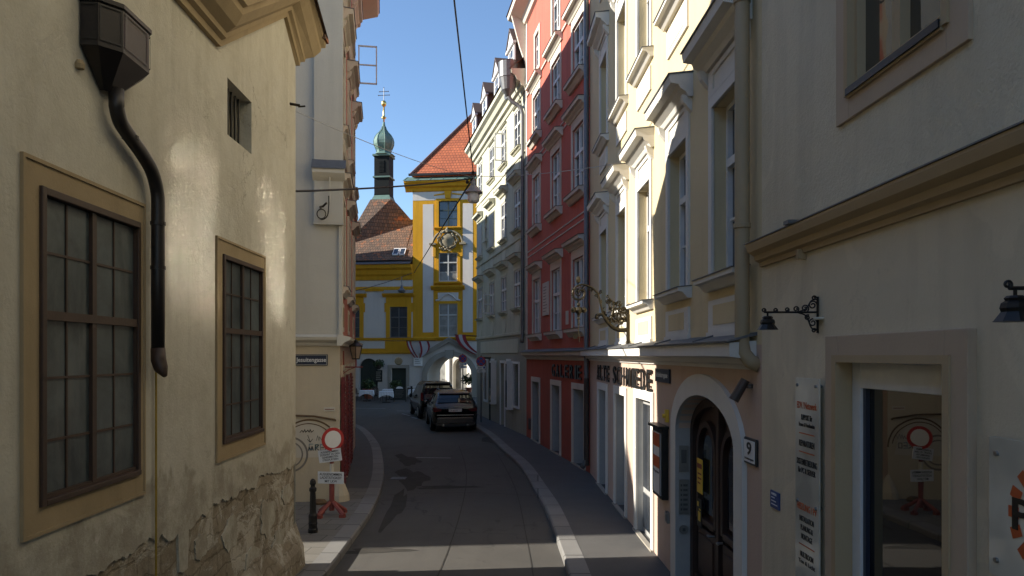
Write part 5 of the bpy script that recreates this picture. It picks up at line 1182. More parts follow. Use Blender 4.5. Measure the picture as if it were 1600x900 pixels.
# stucco shield over the middle window
m = MB(); c = (2.775, -.08, 12.0)
m.lathe([(0, -.12), (.40, -.12), (.52, -.06), (.56, .04)], (0, 0, 0), 22); me = m.mesh('stucco_shield', 'stone', smooth=True)
for v in me.vertices: v.co = (c[0] + v.co.x, c[1] + v.co.z * 1.2, c[2] - .05 + v.co.y * 1.1)
me.materials[0] = M['crest']; sh = link('stucco_shield', me, H)
m = MB(); rr = random.Random(2)
m.tube([(c[0] + 1.15 * math.cos(a), -.14, 11.75 + .98 * math.sin(a)) for a in [PI * k / 20 for k in range(21)]], .075, 7); m.box(1.35, 1.85, -.28, 0, 11.65, 11.78); m.box(3.7, 4.2, -.28, 0, 11.65, 11.78)
for k in range(46):
    a = 2 * PI * k / 46; r = .62 + rr.uniform(-.05, .22); q = Vector((c[0] + r * math.cos(a), -.12 + rr.uniform(-.1, .02), 11.95 + r * .95 * math.sin(a)))
    t_ = Vector((-math.sin(a), rr.uniform(-.5, .1), math.cos(a))) * rr.uniform(.08, .2); m.tube([q - t_, q + Vector((0, -.05, 0)), q + t_], [.02, .06, .015], 6)
m.tube([(2.775, -.2, 12.62), (2.72, -.22, 12.8), (2.78, -.2, 13.0)], [.13, .12, .02], 8)
m.build('stucco_scrolls', 'crest', sh)
m = MB(); m.prism([(.01, 15.75), (-.1, 15.8), (-.2, 16.0), (-.42, 16.1), (-.5, 16.3), (-.62, 16.36), (-.64, 16.5), (.01, 16.5)], -.55, 6.6); m.prism([(.01, 15.75), (-.1, 15.8), (-.2, 16.0), (-.42, 16.1), (-.5, 16.3), (-.55, 16.36), (-.56, 16.5), (.01, 16.5)][::-1], -.2, 8, 'y'); m.build('cornice', 'yel', H)
m = MB(); m.prism([(.4, 17.02), (-.72, 16.52), (-.72, 16.49), (.4, 16.98)], -.6, 6.8)
for k in range(7): m.prism([(.4, 17.05), (-.70, 16.56), (-.70, 16.52), (.4, 17.0)], -.5 + k * 1.0, -.46 + k * 1.0)
m.build('copper_ledge', 'copper', H)
m = MB(); m.box(-.25, 6.7, -.35, -.2, 16.95, 17.12); m.build('gutter', 'pipe_dark', H)
m = MB(); m.face((-.1, -.25, 17.0), (6.8, -.25, 17.0), (6.8, 5.0, 24.4), (5.1, 5.0, 24.4)); m.face((-.1, -.25, 17.0), (5.1, 5.0, 24.4), (-.1, 10, 17.0)); m.face((6.8, 10, 17), (-.1, 10, 17.0), (5.1, 5.0, 24.4), (6.8, 5.0, 24.4)); m.build('roof', 'tile_red', H, uv=True)
m = MB(); m.tube([(-.1, -.25, 17.05), (5.1, 5, 24.45)], .12, 6); m.build('hip_tiles', 'tile_brown', H, uv=True)
m = MB(); m.prism([(.01, 4.3), (-.1, 4.32), (-.16, 4.5), (-.1, 4.58), (.01, 4.6)], 0, 6.6); m.build('string_course', 'yel', H)
# stone gate surround with pointed hood
m = MB(); arch_band(m, 1.15, 4.65, 1.52, 1.6, .42, -.10, .03, -.05)
m.prism([(2.62, 2.95), (3.18, 2.95), (3.25, 3.6), (2.55, 3.6)], -.2, .0, 'y')
pl2 = [(.55, 2.95), (1.4, 3.35), (2.9, 4.22), (4.4, 3.35), (5.25, 2.95)]
for i in range(4):
    a, b = pl2[i], pl2[i + 1]; m.prism([a, b, (b[0], b[1] + .26), (a[0], a[1] + .26)], -.24, .0, 'y'); m.prism([(a[0], a[1] + .26), (b[0], b[1] + .26), (b[0], b[1] + .36), (a[0], a[1] + .36)], -.32, .0, 'y')
m.build('gate_surround', 'stone', H)
# wing
H = thing('yellow_wing', 'lower yellow and grey wing with an old brown tile roof left of the gate tower', 'house', (-7.65, 57, 0), YA)
m = MB(); m.m = 0
wall(m, -13, 0, 3.3, 10.2, [(-1.80, -.42, 4.55, 6.95, .2), (-5.6, -4.22, 4.55, 6.95, .2), (-9.4, -8, 4.55, 6.95, .2)]); wall(m, -13, 0, -.05, 3.3, [(-1.72, -.52, .0, 2.2, .35), (-4.25, -2.78, .0, 2.95, .3, .7)]); shell(m, -13, -.001, 7, 0, 10.2)
m.build('wall', 'yelw', H)
m = MB(); m.box(-13, -.0, -.03, .01, 3.3, 3.72); m.prism([(.01, 4.32), (-.08, 4.34), (-.12, 4.5), (.01, 4.55)], -13, 0); m.prism([(.01, 3.3), (-.12, 3.32), (-.14, 3.42), (.01, 3.46)], -13, 0); m.box(-2.2, -.1, -.02, .01, 3.72, 4.3)
m.prism([(.01, 8.15), (-.08, 8.15), (-.12, 8.35), (-.06, 8.5), (.01, 8.5)], -13, 0); m.prism([(.01, 9.0), (-.1, 9.02), (-.16, 9.3), (-.3, 9.45), (-.34, 9.75), (-.55, 9.9), (-.6, 10.15), (.01, 10.2)], -13, 0)
m.build('yellow_band', 'yel', H)
for c in (-1.11, -4.91, -8.7):
    wd = window(H, c, 4.56, 1.38, 2.38, depth=.12, cols=2, transom=.66, mun=0, fm='greyprint', gm='glass_far', botrows=2, sill=(.14, .16, .2), surm='yel')
    s = MB(); h = 2.38
    s.box(-1.0, -.69, -.06, .01, -.1, h + .75); s.box(.69, 1.0, -.06, .01, -.1, h + .75); s.box(-.69, .69, -.06, .01, h, h + .75); s.box(-1.12, -1.0, -.05, .01, h - .4, h + .3); s.box(1.0, 1.12, -.05, .01, h - .4, h + .3); s.box(-.5, .5, -.09, -.05, h + .2, h + .6); s.build('surround', 'yel', wd)
    s = MB(); s.prism([(.01, h + .75), (-.1, h + .75), (-.32, h + .92), (-.36, h + 1.02), (.01, h + 1.05)], -1.25, 1.25); s.m = 1; s.prism([(.01, h + 1.4), (-.3, h + 1.08), (-.36, h + 1.03), (.01, h + 1.06)], -1.15, 1.15); s.build('hood', ['yel', 'stone'], wd)
d = MB(); d.box(-1.72, -.52, .28, .33, 0, 2.2); do = d.build('door', 'green_wood', H); s = MB(); s.box(-1.98, -1.72, -.06, .01, 0, 2.45); s.box(-.52, -.26, -.06, .01, 0, 2.45); s.box(-1.72, -.52, -.06, .01, 2.2, 2.45); s.build('surround', 'stone', do)
s = MB(); s.lathe([(.0, -.10), (.28, -.08), (.36, 0)], (0, 0, 0), 12); me = s.mesh('emblem', 'ochre')
for v in me.vertices: v.co = (-1.12 + v.co.x * .9, v.co.z, 2.74 + v.co.y * .85)
link('emblem', me, do)
d = MB(); d.face(*([(-4.25, .28, 0)] + [(p[0], .28, p[1]) for p in arch_pts(-4.25, -2.78, 2.25, .7)] + [(-2.78, .28, 0)])); do = d.build('arched_door', 'green_wood', H)
for ua, ub in ((-4.2, -3.53), (-3.50, -2.83)):
    s = MB(); s.box(ua, ub, .255, .279, .05, 2.25)
    for k in range(12): s.box(ua + .06, ub - .06, .235, .255, .3 + k * .15, .38 + k * .15)
    s.build('leaf', 'green_wood', do)
m = MB(); m.prism([(.2, 10.62), (-.72, 10.22), (-.72, 10.18), (.2, 10.56)], -13, -.05); m.build('sheet_eaves', 'sheet', H)
m = MB(); rz = 14.3; m.face((-13, -.35, 10.5), (-.02, -.35, 10.5), (-.02, 3.4, rz), (-13, 3.4, rz)); m.face((-13, 7.2, 10.5), (-13, 3.4, rz), (-.02, 3.4, rz), (-.02, 7.2, 10.5)); m.build('roof', 'tile_dark', H, uv=True)
# steep turret base rising out of the wing roof
m = MB(); a0 = [(-6.3, -.30, 10.55), (-.8, 3.05, 14.0), (-.8, 5.5, 14.0), (-6.3, 7, 10.55)]; t0 = [(-4.2, 2.6, 15.85), (-2.5, 2.6, 15.85), (-2.5, 4.4, 15.85), (-4.2, 4.4, 15.85)]
m.face((-5.9, .9, 11.83), (-.7, 3.0, 13.95), t0[1], t0[0]); m.face((-5.9, .9, 11.83), t0[0], t0[3], (-5.9, 6, 11.83)); m.face((-.7, 3.0, 13.95), (-.7, 5.4, 13.0), t0[2], t0[1])
m.face((-5.9, .9, 11.83), (-5.9, -.34, 10.53), (-.7, -.34, 10.53), (-.7, 3.0, 13.95))
m.build('hipped_roof', 'tile_dark', H, uv=True)
s = MB(); u, y = -1.35, -.02; s.box(-1.75, -.95, .35, .9, 11.1, 11.72)
m = MB(); s = MB()
dirv = Vector((0, 3.75, 3.8)).normalized()
def onroof(u, t, o): p = Vector((u, -.35, 10.5)) + dirv * t; nn = Vector((0, -dirv.z, dirv.y)); return p + nn * o
for (ua, ub) in ((-1.62, -1.16), (-1.10, -.64)):
    s.face(onroof(ua + .05, .62, .12), onroof(ub - .05, .62, .12), onroof(ub - .05, 1.28, .12), onroof(ua + .05, 1.28, .12))
    for p, q, r, v in ((ua, ua + .05, .55, 1.35), (ub - .05, ub, .55, 1.35), (ua + .05, ub - .05, .55, .62), (ua + .05, ub - .05, 1.28, 1.35)):
        m.face(onroof(p, r, .125), onroof(q, r, .125), onroof(q, v, .125), onroof(p, v, .125)); m.face(onroof(p, r, .125), onroof(q, r, .125), onroof(q, r, 0), onroof(p, r, 0)); m.face(onroof(p, r, .125), onroof(p, v, .125), onroof(p, v, 0), onroof(p, r, 0))
so = s.build('skylight', 'glass_far', H); m.build('frame', 'white', so)
# copper turret with onion dome
T = thing('church_turret', 'slim dark copper turret with green onion dome, gilt ball and double cross', 'turret'); T.matrix_world = X @ Matrix.Translation((-3.35, 3.5, 15.4)) @ Matrix.Diagonal((.80, .80, 1, 1))
m = MB(); m.box(-.78, .78, -.78, .78, .6, 4.1); m.prism([(-1.0, .3), (1.0, .3), (.78, .95), (-.78, .95)], -.78, .78, 'y'); m.build('shaft', 'copper_dark', T)
m = MB()
for k in range(4):
    a = k * PI / 2; P = lambda x, y, z: (x * math.cos(a) - y * math.sin(a), x * math.sin(a) + y * math.cos(a), z); m.face(P(-1.12, -1.12, .25), P(1.12, -1.12, .25), P(.79, -.79, .85), P(-.79, -.79, .85))
m.build('copper_skirt', 'copper', T)
for q, a, b in ((.9, 2.28, 2.40), (.92, 4.05, 4.2)): m = MB(); m.box(-q, q, -q, q, a, b); m.build('copper_moulding', 'copper', T)
m = MB(); m.box(-.3, .3, -.80, -.775, 2.7, 3.7)
for k in range(8): m.box(-.28, .28, -.83, -.80, 2.75 + k * .115, 2.81 + k * .115)
m.build('louvre', 'copper_dark', T)
m = MB(); m.lathe([(1.2, 4.2), (.86, 4.36), (.72, 4.52), (.74, 4.66), (.90, 4.86), (1.02, 5.12), (1.04, 5.38), (.95, 5.66), (.74, 5.94), (.46, 6.16), (.28, 6.36), (.17, 6.62), (.10, 6.95), (.06, 7.1)], (0, 0, 0), 8, ph=PI / 8); do = m.build('onion_dome', 'copper', T)
m = MB()
for k in range(8):
    a = PI / 8 + 2 * PI * k / 8; m.tube([(r * math.cos(a), r * math.sin(a), z) for r, z in ((.74, 4.5), (.91, 4.86), (1.03, 5.12), (1.05, 5.38), (.96, 5.66), (.75, 5.94), (.47, 6.16), (.29, 6.36), (.18, 6.62))], .03, 5)
m.build('seam', 'copper', do)
m = MB(); m.lathe([(.09, 7.0), (.08, 7.2), (.26, 7.32), (.26, 7.36), (.10, 7.46), (.10, 7.6), (.08, 8.3)], (0, 0, 0), 10); m.lathe([(0, 8.22)] + [(.27 * math.sin(PI * k / 10), 8.5 - .27 * math.cos(PI * k / 10)) for k in range(1, 10)] + [(0, 8.77)], (0, 0, 0), 14); m.build('finial', 'gold', T, smooth=True)
m = MB(); m.tube([(0, 0, 8.72), (0, 0, 9.78)], .035, 6); m.tube([(-.55, 0, 9.2), (.55, 0, 9.2)], .03, 6); m.tube([(-.46, 0, 9.5), (.46, 0, 9.5)], .03, 6)
for p in ((-.58, 9.2), (.58, 9.2), (-.48, 9.5), (.48, 9.5), (0, 9.82)): m.lathe([(0, -.06), (.06, 0), (0, .06)], (p[0], 0, p[1]), 8)
m.build('cross', 'pipe_grey', T)
# courtyard house seen through the gate
H = thing('courtyard_house', 'sunlit pale courtyard house seen through the gate archway', 'house', (-13, 75, 0), R(-32)); Xc = Matrix.Translation((-14, 76, 0)) @ Matrix.Rotation(R(14), 4, 'Z')
m = MB(); ops = [(u, u + 1.6, 0, 2.9, .5, .8) for u in (1.2, 3.7, 6.2, 8.7)] + [(u, u + 1.1, 4.6, 6.4, .2) for u in (1.4, 3.9, 6.4, 8.9)]
wall(m, 0, 14, 0, 8, ops); shell(m, 0, 14, 6, 0, 8); m.build('wall', 'court', H)
for u in (1.2, 3.7, 6.2, 8.7): s = MB(); s.face((u, .48, 0), (u + 1.6, .48, 0), (u + 1.6, .48, 2.9), (u, .48, 2.9)); s.build('window', 'curtain' if u > 2 else 'green_wood', H)
m = MB()
for u in (.7, 3.0, 3.2, 5.6, 8.1, 10.6): m.box(u, u + .3, -.2, 0, 0, 3.6)
m.prism([(0, 3.6), (-.3, 3.65), (-.3, 3.9), (0, 4.0)], 0, 14); m.build('pilaster', 'white', H)
m = MB(); m.face((0, -.4, 8), (14, -.4, 8), (14, 3, 11), (0, 3, 11)); m.build('roof', 'tile_brown', H, uv=True)

# ------------------------------------------------------------------ cars
def car(name, label, loc, rz, paint, Lc, Wc, Hc, van=False):
    """local x points forward from the rear bumper, y to the left, z up"""
    t = thing(name, label, 'car', loc, rz); hw = Wc / 2
    if not van:
        st = [(0.0, .50, .86, .92, .97, .84), (.04, .36, .95, 1.00, 1.08, .88), (.16, .30, .985, 1.08, 1.16, .85), (.34, .27, 1.0, 1.11, 1.38, .78), (.62, .25, 1.0, 1.11, Hc - .08, .71), (.9, .25, 1.0, 1.10, Hc - .02, .70), (1.7, .25, 1.0, 1.07, Hc, .71), (2.4, .25, 1.0, 1.04, Hc - .02, .70), (2.75, .25, 1.0, 1.02, Hc - .10, .69), (3.5, .25, 1.0, 1.0, 1.08, .82), (4.2, .27, .97, .92, 1.0, .80), (4.62, .32, .90, .78, .84, .74), (4.75, .42, .78, .66, .70, .68)]
        wx = (.92, 3.82)
    else:
        st = [(0.0, .45, .90, .95, 1.0, .86), (.05, .30, .97, .98, 1.06, .88), (.12, .28, .98, 1.02, 1.20, .86), (.22, .27, 1.0, 1.04, 1.55, .80), (.38, .25, 1.0, 1.05, Hc - .06, .74), (.7, .25, 1.0, 1.04, Hc, .75), (1.8, .25, 1.0, 1.02, Hc, .76), (2.6, .25, 1.0, 1.0, Hc - .05, .75), (2.95, .25, 1.0, 1.0, Hc - .16, .74), (3.75, .25, 1.0, .98, 1.08, .84), (4.3, .27, .96, .86, .94, .8), (4.6, .34, .88, .7, .76, .74), (4.7, .44, .78, .62, .66, .68)]
        wx = (.85, 3.78)
    m = MB(); N = 15; rings = []
    for x, zb, w, zl, zt, wt in st:
        w *= hw; wt *= hw
        half = [(0, zb), (w * .8, zb), (w * .95, zb + .06), (w, zb + (zl - zb) * .45), (w * .985, zl - .04), (w * .955, zl), (wt + (w * .955 - wt) * .12, zl + (zt - zl) * .85), (wt * .88, zt - .012), (0, zt + .02)]
        full = [(x, y, z) for y, z in half] + [(x, -y, z) for y, z in half[-2:0:-1]]
        rings.append(full)
    n = len(rings[0])
    m.add([p for r in rings for p in r], [(i * n + k, i * n + (k + 1) % n, (i + 1) * n + (k + 1) % n, (i + 1) * n + k) for i in range(len(rings) - 1) for k in range(n)] + [tuple(range(n)), tuple((len(rings) - 1) * n + k for k in range(n))])
    m.build('body', paint, t, smooth=True, bevel=0)
    bx = t
    def P(i, f): # station interpolation along the greenhouse
        return st[i]
    # glazing set a few millimetres proud of the body
    r0, r1 = (2, 4) if not van else (2, 4)
    a, b = st[r0], st[r1]
    def rear(s_, tt, o=.012):
        x = a[0] + (b[0] - a[0]) * tt; z = a[4] + (b[4] - a[4]) * tt; w = (a[5] + (b[5] - a[5]) * tt) * hw
        # follow the middle station's bulge
        mid = st[r0 + 1]; k = (mid[0] - a[0]) / (b[0] - a[0])
        if tt < k: q = tt / k; x = a[0] + (mid[0] - a[0]) * q; z = a[4] + (mid[4] - a[4]) * q; w = (a[5] + (mid[5] - a[5]) * q) * hw
        else: q = (tt - k) / (1 - k); x = mid[0] + (b[0] - mid[0]) * q; z = mid[4] + (b[4] - mid[4]) * q; w = (mid[5] + (b[5] - mid[5]) * q) * hw
        return (x - o * 1.6, s_ * w * .90, z + o * .8 + .012)
    m = MB(); k = (st[r0 + 1][0] - a[0]) / (b[0] - a[0])
    ts = [.08, k, .86]; ss = [-1, -.5, 0, .5, 1]
    for i in range(2):
        for j in range(4): m.face(rear(ss[j], ts[i]), rear(ss[j + 1], ts[i]), rear(ss[j + 1], ts[i + 1]), rear(ss[j], ts[i + 1]))
    m.build('rear_window', 'carglass', t, smooth=True)
    m = MB(); z1 = b[4] + .02; m.prism([(b[0] - .16, z1 - .05), (b[0] + .12, z1 - .01), (b[0] + .2, z1 + .03), (b[0] - .14, z1 - .01)], -b[5] * hw * .92, b[5] * hw * .92, 'y'); m.build('spoiler', paint, t)
    for sgn, nm in ((1, 'l'), (-1, 'r')):
        m = MB(); idx = (3, 4, 5, 6, 7, 8) if not van else (4, 5, 6, 7, 8)
        def side(i, q):
            x, zb, w, zl, zt, wt = st[i]; w *= hw * .955; wt *= hw; y0 = w; y1 = wt + (w - wt) * .12; zz = zl + (zt - zl) * .85 * q; return (x, sgn * (y0 + (y1 - y0) * q + .012), zz)
        for i in range(len(idx) - 1): m.face(side(idx[i], .12), side(idx[i + 1], .12), side(idx[i + 1], .92), side(idx[i], .92))
        x9 = st[9]; m.face(side(idx[-1], .12), (x9[0] - .12, sgn * (x9[2] * hw * .955 + .012), x9[3] + .02), side(idx[-1], .92))
        m.build('side_window', 'carglass', t)
        m = MB(); w = hw
        zc = .93 if not van else 1.05
        if not van: m.add([(.022, sgn * w * .95, zc + .09), (-.004, sgn * w * .60, zc + .05), (-.004, sgn * w * .66, zc - .04), (.02, sgn * w * .94, zc - .07), (.30, sgn * w * 1.005, zc + .12), (.24, sgn * w * 1.005, zc + .02), (-.03, sgn * w * .9, zc + .08), (-.03, sgn * w * .58, zc + .05), (-.03, sgn * w * .62, zc - .06), (-.025, sgn * w * .9, zc - .08)], [(6, 7, 8, 9), (0, 4, 5, 3), (0, 6, 9, 3), (0, 1, 7, 6), (3, 2, 8, 9)])
        else: m.box(-.02, .10, sgn * w * .84 if sgn > 0 else -w * .985, w * .985 if sgn > 0 else -w * .84, .95, 1.35)
        m.build('tail_light', 'taillight', t)
        m = MB(); xm = 2.95; m.lathe([(0, -.12), (.07, -.08), (.08, .02), (.05, .09), (0, .1)], (xm, sgn * (hw + .10), 1.08), 8); m.build('mirror', paint, t, smooth=True)
        for x in wx:
            wh = MB(); prof = [(.20, -.11), (.30, -.115), (.345, -.09), (.355, 0), (.345, .09), (.30, .115), (.20, .11)]; wh.lathe(prof, (0, 0, 0), 22); me = wh.mesh('tyre', 'tyre', smooth=True)
            for v in me.vertices: v.co = (x + v.co.x, sgn * (hw - .10) + v.co.z, .355 + v.co.y)
            whl = link('wheel', me, t)
            wh = MB(); wh.lathe([(.0, .095), (.05, .10), (.07, .09), (.20, .085), (.225, .10)], (0, 0, 0), 20); me = wh.mesh('rim', 'rim')
            for v in me.vertices: v.co = (x + v.co.x, sgn * (hw - .10 + .018 + v.co.z), .355 + v.co.y)
            link('rim', me, whl)
    m = MB(); m.box(-.055, .02, -hw * .80, hw * .80, .36, .62); m.box(-.03, .05, -hw * .85, hw * .85, .26, .40); m.build('bumper', 'plastic' if van else paint, t, bevel=.03)
    if not van:
        m = MB(); m.box(-.065, -.045, -hw * .80, hw * .80, .70, .735); m.build('chrome_strip', 'chrome', t)
        m = MB(); m.box(-.05, .05, -hw * .5, hw * .5, .24, .34); m.build('diffuser', 'plastic', t)
        for s_ in (-.5, .5):
            m = MB(); m.tube([(-.07, s_, .3), (.1, s_, .3)], .045, 10); m.build('exhaust', 'chrome', t)
    m = MB(); pz = .12 if not van else 0; m.box(-.045, -.02, -.27, .27, .73 + pz, .85 + pz); pt = m.build('number_plate', 'white', t); link('lettering', text_mesh('W 82507 T', .42, .065, .002, .01, 'black'), pt, (-.0455, .21, .757 + pz), rot=(0, 0, -PI / 2))
    for s_ in (-1, 1):
        m = MB(); m.tube([(1.0, s_ * hw * .60, Hc + .01), (1.1, s_ * hw * .60, Hc + .05), (2.3, s_ * hw * .60, Hc + .05), (2.5, s_ * hw * .60, Hc - .01)], .014, 6); m.build('roof_rail', 'pipe_grey', t)
    return t
car('parked_car', 'brown grey sport utility car parked at the right kerb seen from behind', (-2.36, 30.75, 0), R(90 + 10), 'car1', 4.75, 1.92, 1.69)
car('parked_car', 'dark van shaped car parked ahead of the grey car toward the archway', (-3.62, 36.7, 0), R(90 + 15), 'car2', 4.7, 1.86, 1.86, True)

# ------------------------------------------------------------------ traffic signs, bollard
def no_parking(x, y, zc, lab, rz, post):
    t = thing('parking_sign', lab, 'traffic sign', (x, y, .12), rz, group='no parking signs by the gate')
    m = MB(); m.tube([(0, 0, 0), (0, 0, zc + .15)], .035, 10); m.build('post', post, t)
    z = zc - .12
    m = MB(); m.tube([(0, -.05, z + .0), (0, -.038, z + .0)], .22, 28); d = m.build('disc', 'signred', t)
    m = MB(); m.tube([(0, -.054, z), (0, -.0505, z)], .178, 28); d2 = m.build('blue_field', 'signblue', d)
    m = MB(); w = .022
    for a in (PI / 4, 3 * PI / 4):
        dx, dz = math.cos(a) * .19, math.sin(a) * .19; nx, nz = -math.sin(a) * w, math.cos(a) * w
        y_ = -.0565 if a < 1 else -.0585
        m.face((-dx - nx, y_, z - dz - nz), (dx - nx, y_, z + dz - nz), (dx + nx, y_, z + dz + nz), (-dx + nx, y_, z - dz + nz))
    m.build('bar', 'signred', d)
    for k, (zz, h) in enumerate(((z - .36, .13), (z - .51, .12))):
        m = MB(); m.box(-.2 + .04 * k, .22, -.048, -.04, zz, zz + h); p = m.build('text_plate', 'white', t)
        m = MB(); m.box(-.15 + .04 * k, .06, -.051, -.0485, zz + .08, zz + .095); m.box(-.15 + .04 * k, .04, -.051, -.0485, zz + .04, zz + .055); m.m = 1
        if k == 0: m.box(.10, .19, -.051, -.0485, zz + .03, zz + .11)
        m.build('print', ['black', 'signblue'], p)
no_parking(-1.42, 34.0, 2.92, 'round blue no parking sign on a grey post in front of the green house', R(-3), 'pipe_grey')
no_parking(-2.62, 39.4, 3.02, 'round blue no parking sign left of the other, in front of the archway', R(-3), 'pipe_grey')
t = thing('rain_post', 'thin dark green post standing at the green house wall', 'post', (-1.05, 35.0, .12)); m = MB(); m.tube([(0, 0, 0), (0, 0, 3.0)], .04, 8); m.build('post', 'green_wood', t); m = MB(); m.box(-.3, .06, -.02, .02, 2.9, 3.0); m.build('arm', 'green_wood', t)
# temporary sign stand
t = thing('sign_stand', 'red footed sign stand with round red ringed sign and two white text plates', 'traffic sign', (-3.46, 14.2, .12), R(-8))
m = MB()
for k in range(4):
    a = PI / 4 + k * PI / 2 + .3; c, s_ = math.cos(a), math.sin(a)
    m.tube([(.04 * c, .04 * s_, .26), (.20 * c, .20 * s_, .14), (.33 * c, .33 * s_, .05)], [.035, .04, .045], 6); m.box(.30 * c - .05, .30 * c + .05, .30 * s_ - .05, .30 * s_ + .05, 0, .06)
m.tube([(0, 0, .1), (0, 0, .62)], .05, 10); m.build('foot', 'rustred', t)
m = MB(); m.tube([(0, 0, .6), (0, 0, 1.0)], .038, 10); m.m = 1; m.tube([(0, 0, 1.0), (0, 0, 1.35)], .0385, 10); m.m = 0; m.tube([(0, 0, 1.35), (0, 0, 1.70)], .038, 10); m.build('post', ['trimcream', 'rustred'], t)
m = MB(); m.tube([(0, -.055, 1.47), (0, -.042, 1.47)], .225, 36); d = m.build('disc', 'signred', t)
m = MB(); m.tube([(0, -.060, 1.47), (0, -.0555, 1.47)], .165, 36); m.build('white_field', 'white', d)
# disc stands slightly turned, like the photo
d.rotation_euler = (0, 0, R(45)); d.location = (0, 0, 0)
for (z0, h, w, tilt, txt) in ((1.04, .24, .46, R(8), 'AUSGENOMMEN\nZUFAHRT ZU DEN\nGENEHMIGTEN\nSTELLPLÄTZEN'), (.62, .23, .52, 0, 'AUSGENOMMEN\nLADETÄTIGKEIT\nMIT LKW')):
    m = MB(); m.box(-w / 2, w / 2, -.056, -.044, 0, h); p = m.build('text_plate', 'white', t, (0, 0, z0), bevel=.004); p.rotation_euler = (0, -tilt, 0)
    link('lettering', text_mesh(txt, w * .86, h * .78, .002, .008, 'black'), p, (-w * .43, -.0565, h * .11))
t = thing('bollard', 'dark cast iron bollard with knob top on the paving at the left corner', 'bollard', (-3.46, 12.85, .12))
m = MB(); m.lathe([(r * .68, z) for r, z in ((.125, 0), (.125, .06), (.11, .08), (.11, .30), (.09, .33), (.082, .36), (.075, .62), (.07, .70), (.095, .73), (.095, .77), (.06, .79), (.055, .82), (.08, .85), (.07, .90), (.035, .93), (0, .94))], (0, 0, 0), 14); m.build('shaft', 'iron', t, smooth=False)
m = MB(); m.lathe([(.074, .14), (.08, .15), (.08, .17), (.074, .18)], (0, 0, 0), 14); m.build('band', 'iron', t)
t = thing('doorstep_stone', 'small brown stone lying by the foot of the cream end wall', 'stone', (-4.0, 15.3, .12)); m = MB(); m.lathe([(.16, 0), (.18, .04), (.14, .09), (.0, .11)], (0, 0, 0), 9, sy=.7); m.build('stone', 'graf_brown', t)

# ------------------------------------------------------------------ overhead wires and hanging lamps
LP = Vector((-1.09, 21.0, 8.28))
def wire(lab, pts, r, mat='cable', sag=0):
    m = MB(); P = [Vector(p) for p in pts]
    if len(P) == 2 and sag:
        P = [P[0].lerp(P[1], k / 12) - Vector((0, 0, sag * 4 * (k / 12) * (1 - k / 12))) for k in range(13)]
    m.tube(P, r, 6); return tag(m.build('overhead_wire', mat), lab, 'wire')
wire('thick dark wire from the old house across to the gate tower eaves', [(-3.5, 11.3, 5.70), LP + Vector((-.02, 0, -.06))], .020, sag=.06)
wire('near vertical black wire running overhead toward the hanging lamp', [LP, (-.86, 11.0, 8.48), (-.42, 3.0, 8.62)], .014)
wire('thin pale wire from the hook on the old house to the hanging lamp', [(-3.27, 10.57, 6.77), LP + Vector((0, 0, -.02))], .006, 'cable_light', sag=.12)
wire('pale wire from the hanging lamp to the yellow house with the portal', [LP + Vector((0, 0, .0)), (2.05, 14.6, 6.98)], .008, 'cable_light', sag=.08)
wire('dark wire descending from the hanging lamp to the corner of the yellow wing', [LP + Vector((-.02, 0, -.05)), (-7.5, 56.6, 9.5)], .026)
wire('dark wire along the yellow wing carrying the small lamp', [(-7.6, 56.2, 9.45), (-11.0, 51.0, 7.6)], .024, sag=.1)
m = MB(); m.tube([(.0, 0, 0), (0, 0, .01)], .01, 6)
t = thing('street_lamp', 'grey hanging street lamp with milk glass cover suspended over the street', 'street lamp', (LP.x, LP.y, LP.z - .78))
m = MB(); m.lathe([(.255, .30), (.26, .32), (.22, .36), (.15, .44), (.10, .50), (.085, .53), (.085, .62), (.05, .66), (.035, .70), (.03, .80)], (0, 0, 0), 22); m.build('lamp_housing', simple('pale_grey_enamel', (.34, .35, .36), .45, .1, .3), t, smooth=False)
m = MB(); m.lathe([(.0, .02), (.12, .03), (.165, .08), (.175, .30)], (0, 0, 0), 20); m.build('lamp_glass', 'lampglass', t, smooth=True)
m = MB(); m.tube([(-.28, 0, .72), (0, 0, .76), (.2, 0, .82)], .012, 6); m.tube([(x * .02 - .15, .0, .70 + .06 * math.sin(x * 1.1)) for x in range(14)], .012, 6); m.lathe([(.03, -.05), (.05, 0), (.03, .05)], (-.18, 0, .62), 8); m.lathe([(.03, -.05), (.045, 0), (.03, .05)], (-.02, 0, .88), 8); m.build('suspension', 'iron', t)
t = thing('street_lamp', 'small dark hanging lamp in front of the yellow wing', 'street lamp', (-8.05, 54.0, 7.72)); m = MB(); m.lathe([(.0, .0), (.22, .05), (.30, .2), (.12, .38), (.08, .55), (.03, .62), (.03, 1.2)], (0, 0, 0), 14); m.build('lamp_housing', 'pipe_grey', t)

# ------------------------------------------------------------------ flags
def flag(name, lab, p0, ax, w, h, curve, rows, mats):
    """cloth hanging from p0 along direction ax (width) and sagging"""
    t = thing(name, lab, 'flag', p0); A_ = Vector(ax)
    n = 14; k = len(mats); me_v = []
    for b in range(k):
        m = MB(); g_ = []
        for i in range(n + 1):
            r_ = []
            for j in range(5):
                q = (b + j / 4) / k; s_ = i / n
                p = A_ * (w * q) + curve(s_, q); r_.append(p)
            g_.append(r_)
        for i in range(n):
            for j in range(4): m.face(g_[i][j], g_[i][j + 1], g_[i + 1][j + 1], g_[i + 1][j])
        m.build('stripe', mats[b], t, smooth=True)
    return t
fl = flag('flag', 'long red and white flag blowing from the right side of the gate tower', (-4.3, 56.0, 4.75), (1, -.1, 0), .8, 2.4, lambda s, q: Vector((.9 * s ** 1.5 * 1.6 * (1 - q * .15), -.12 * math.sin(s * 6 + q * 2), -1.75 * s ** .8 + .25 * s * s)), 12, ['flagred', 'flagwhite', 'flagred'])
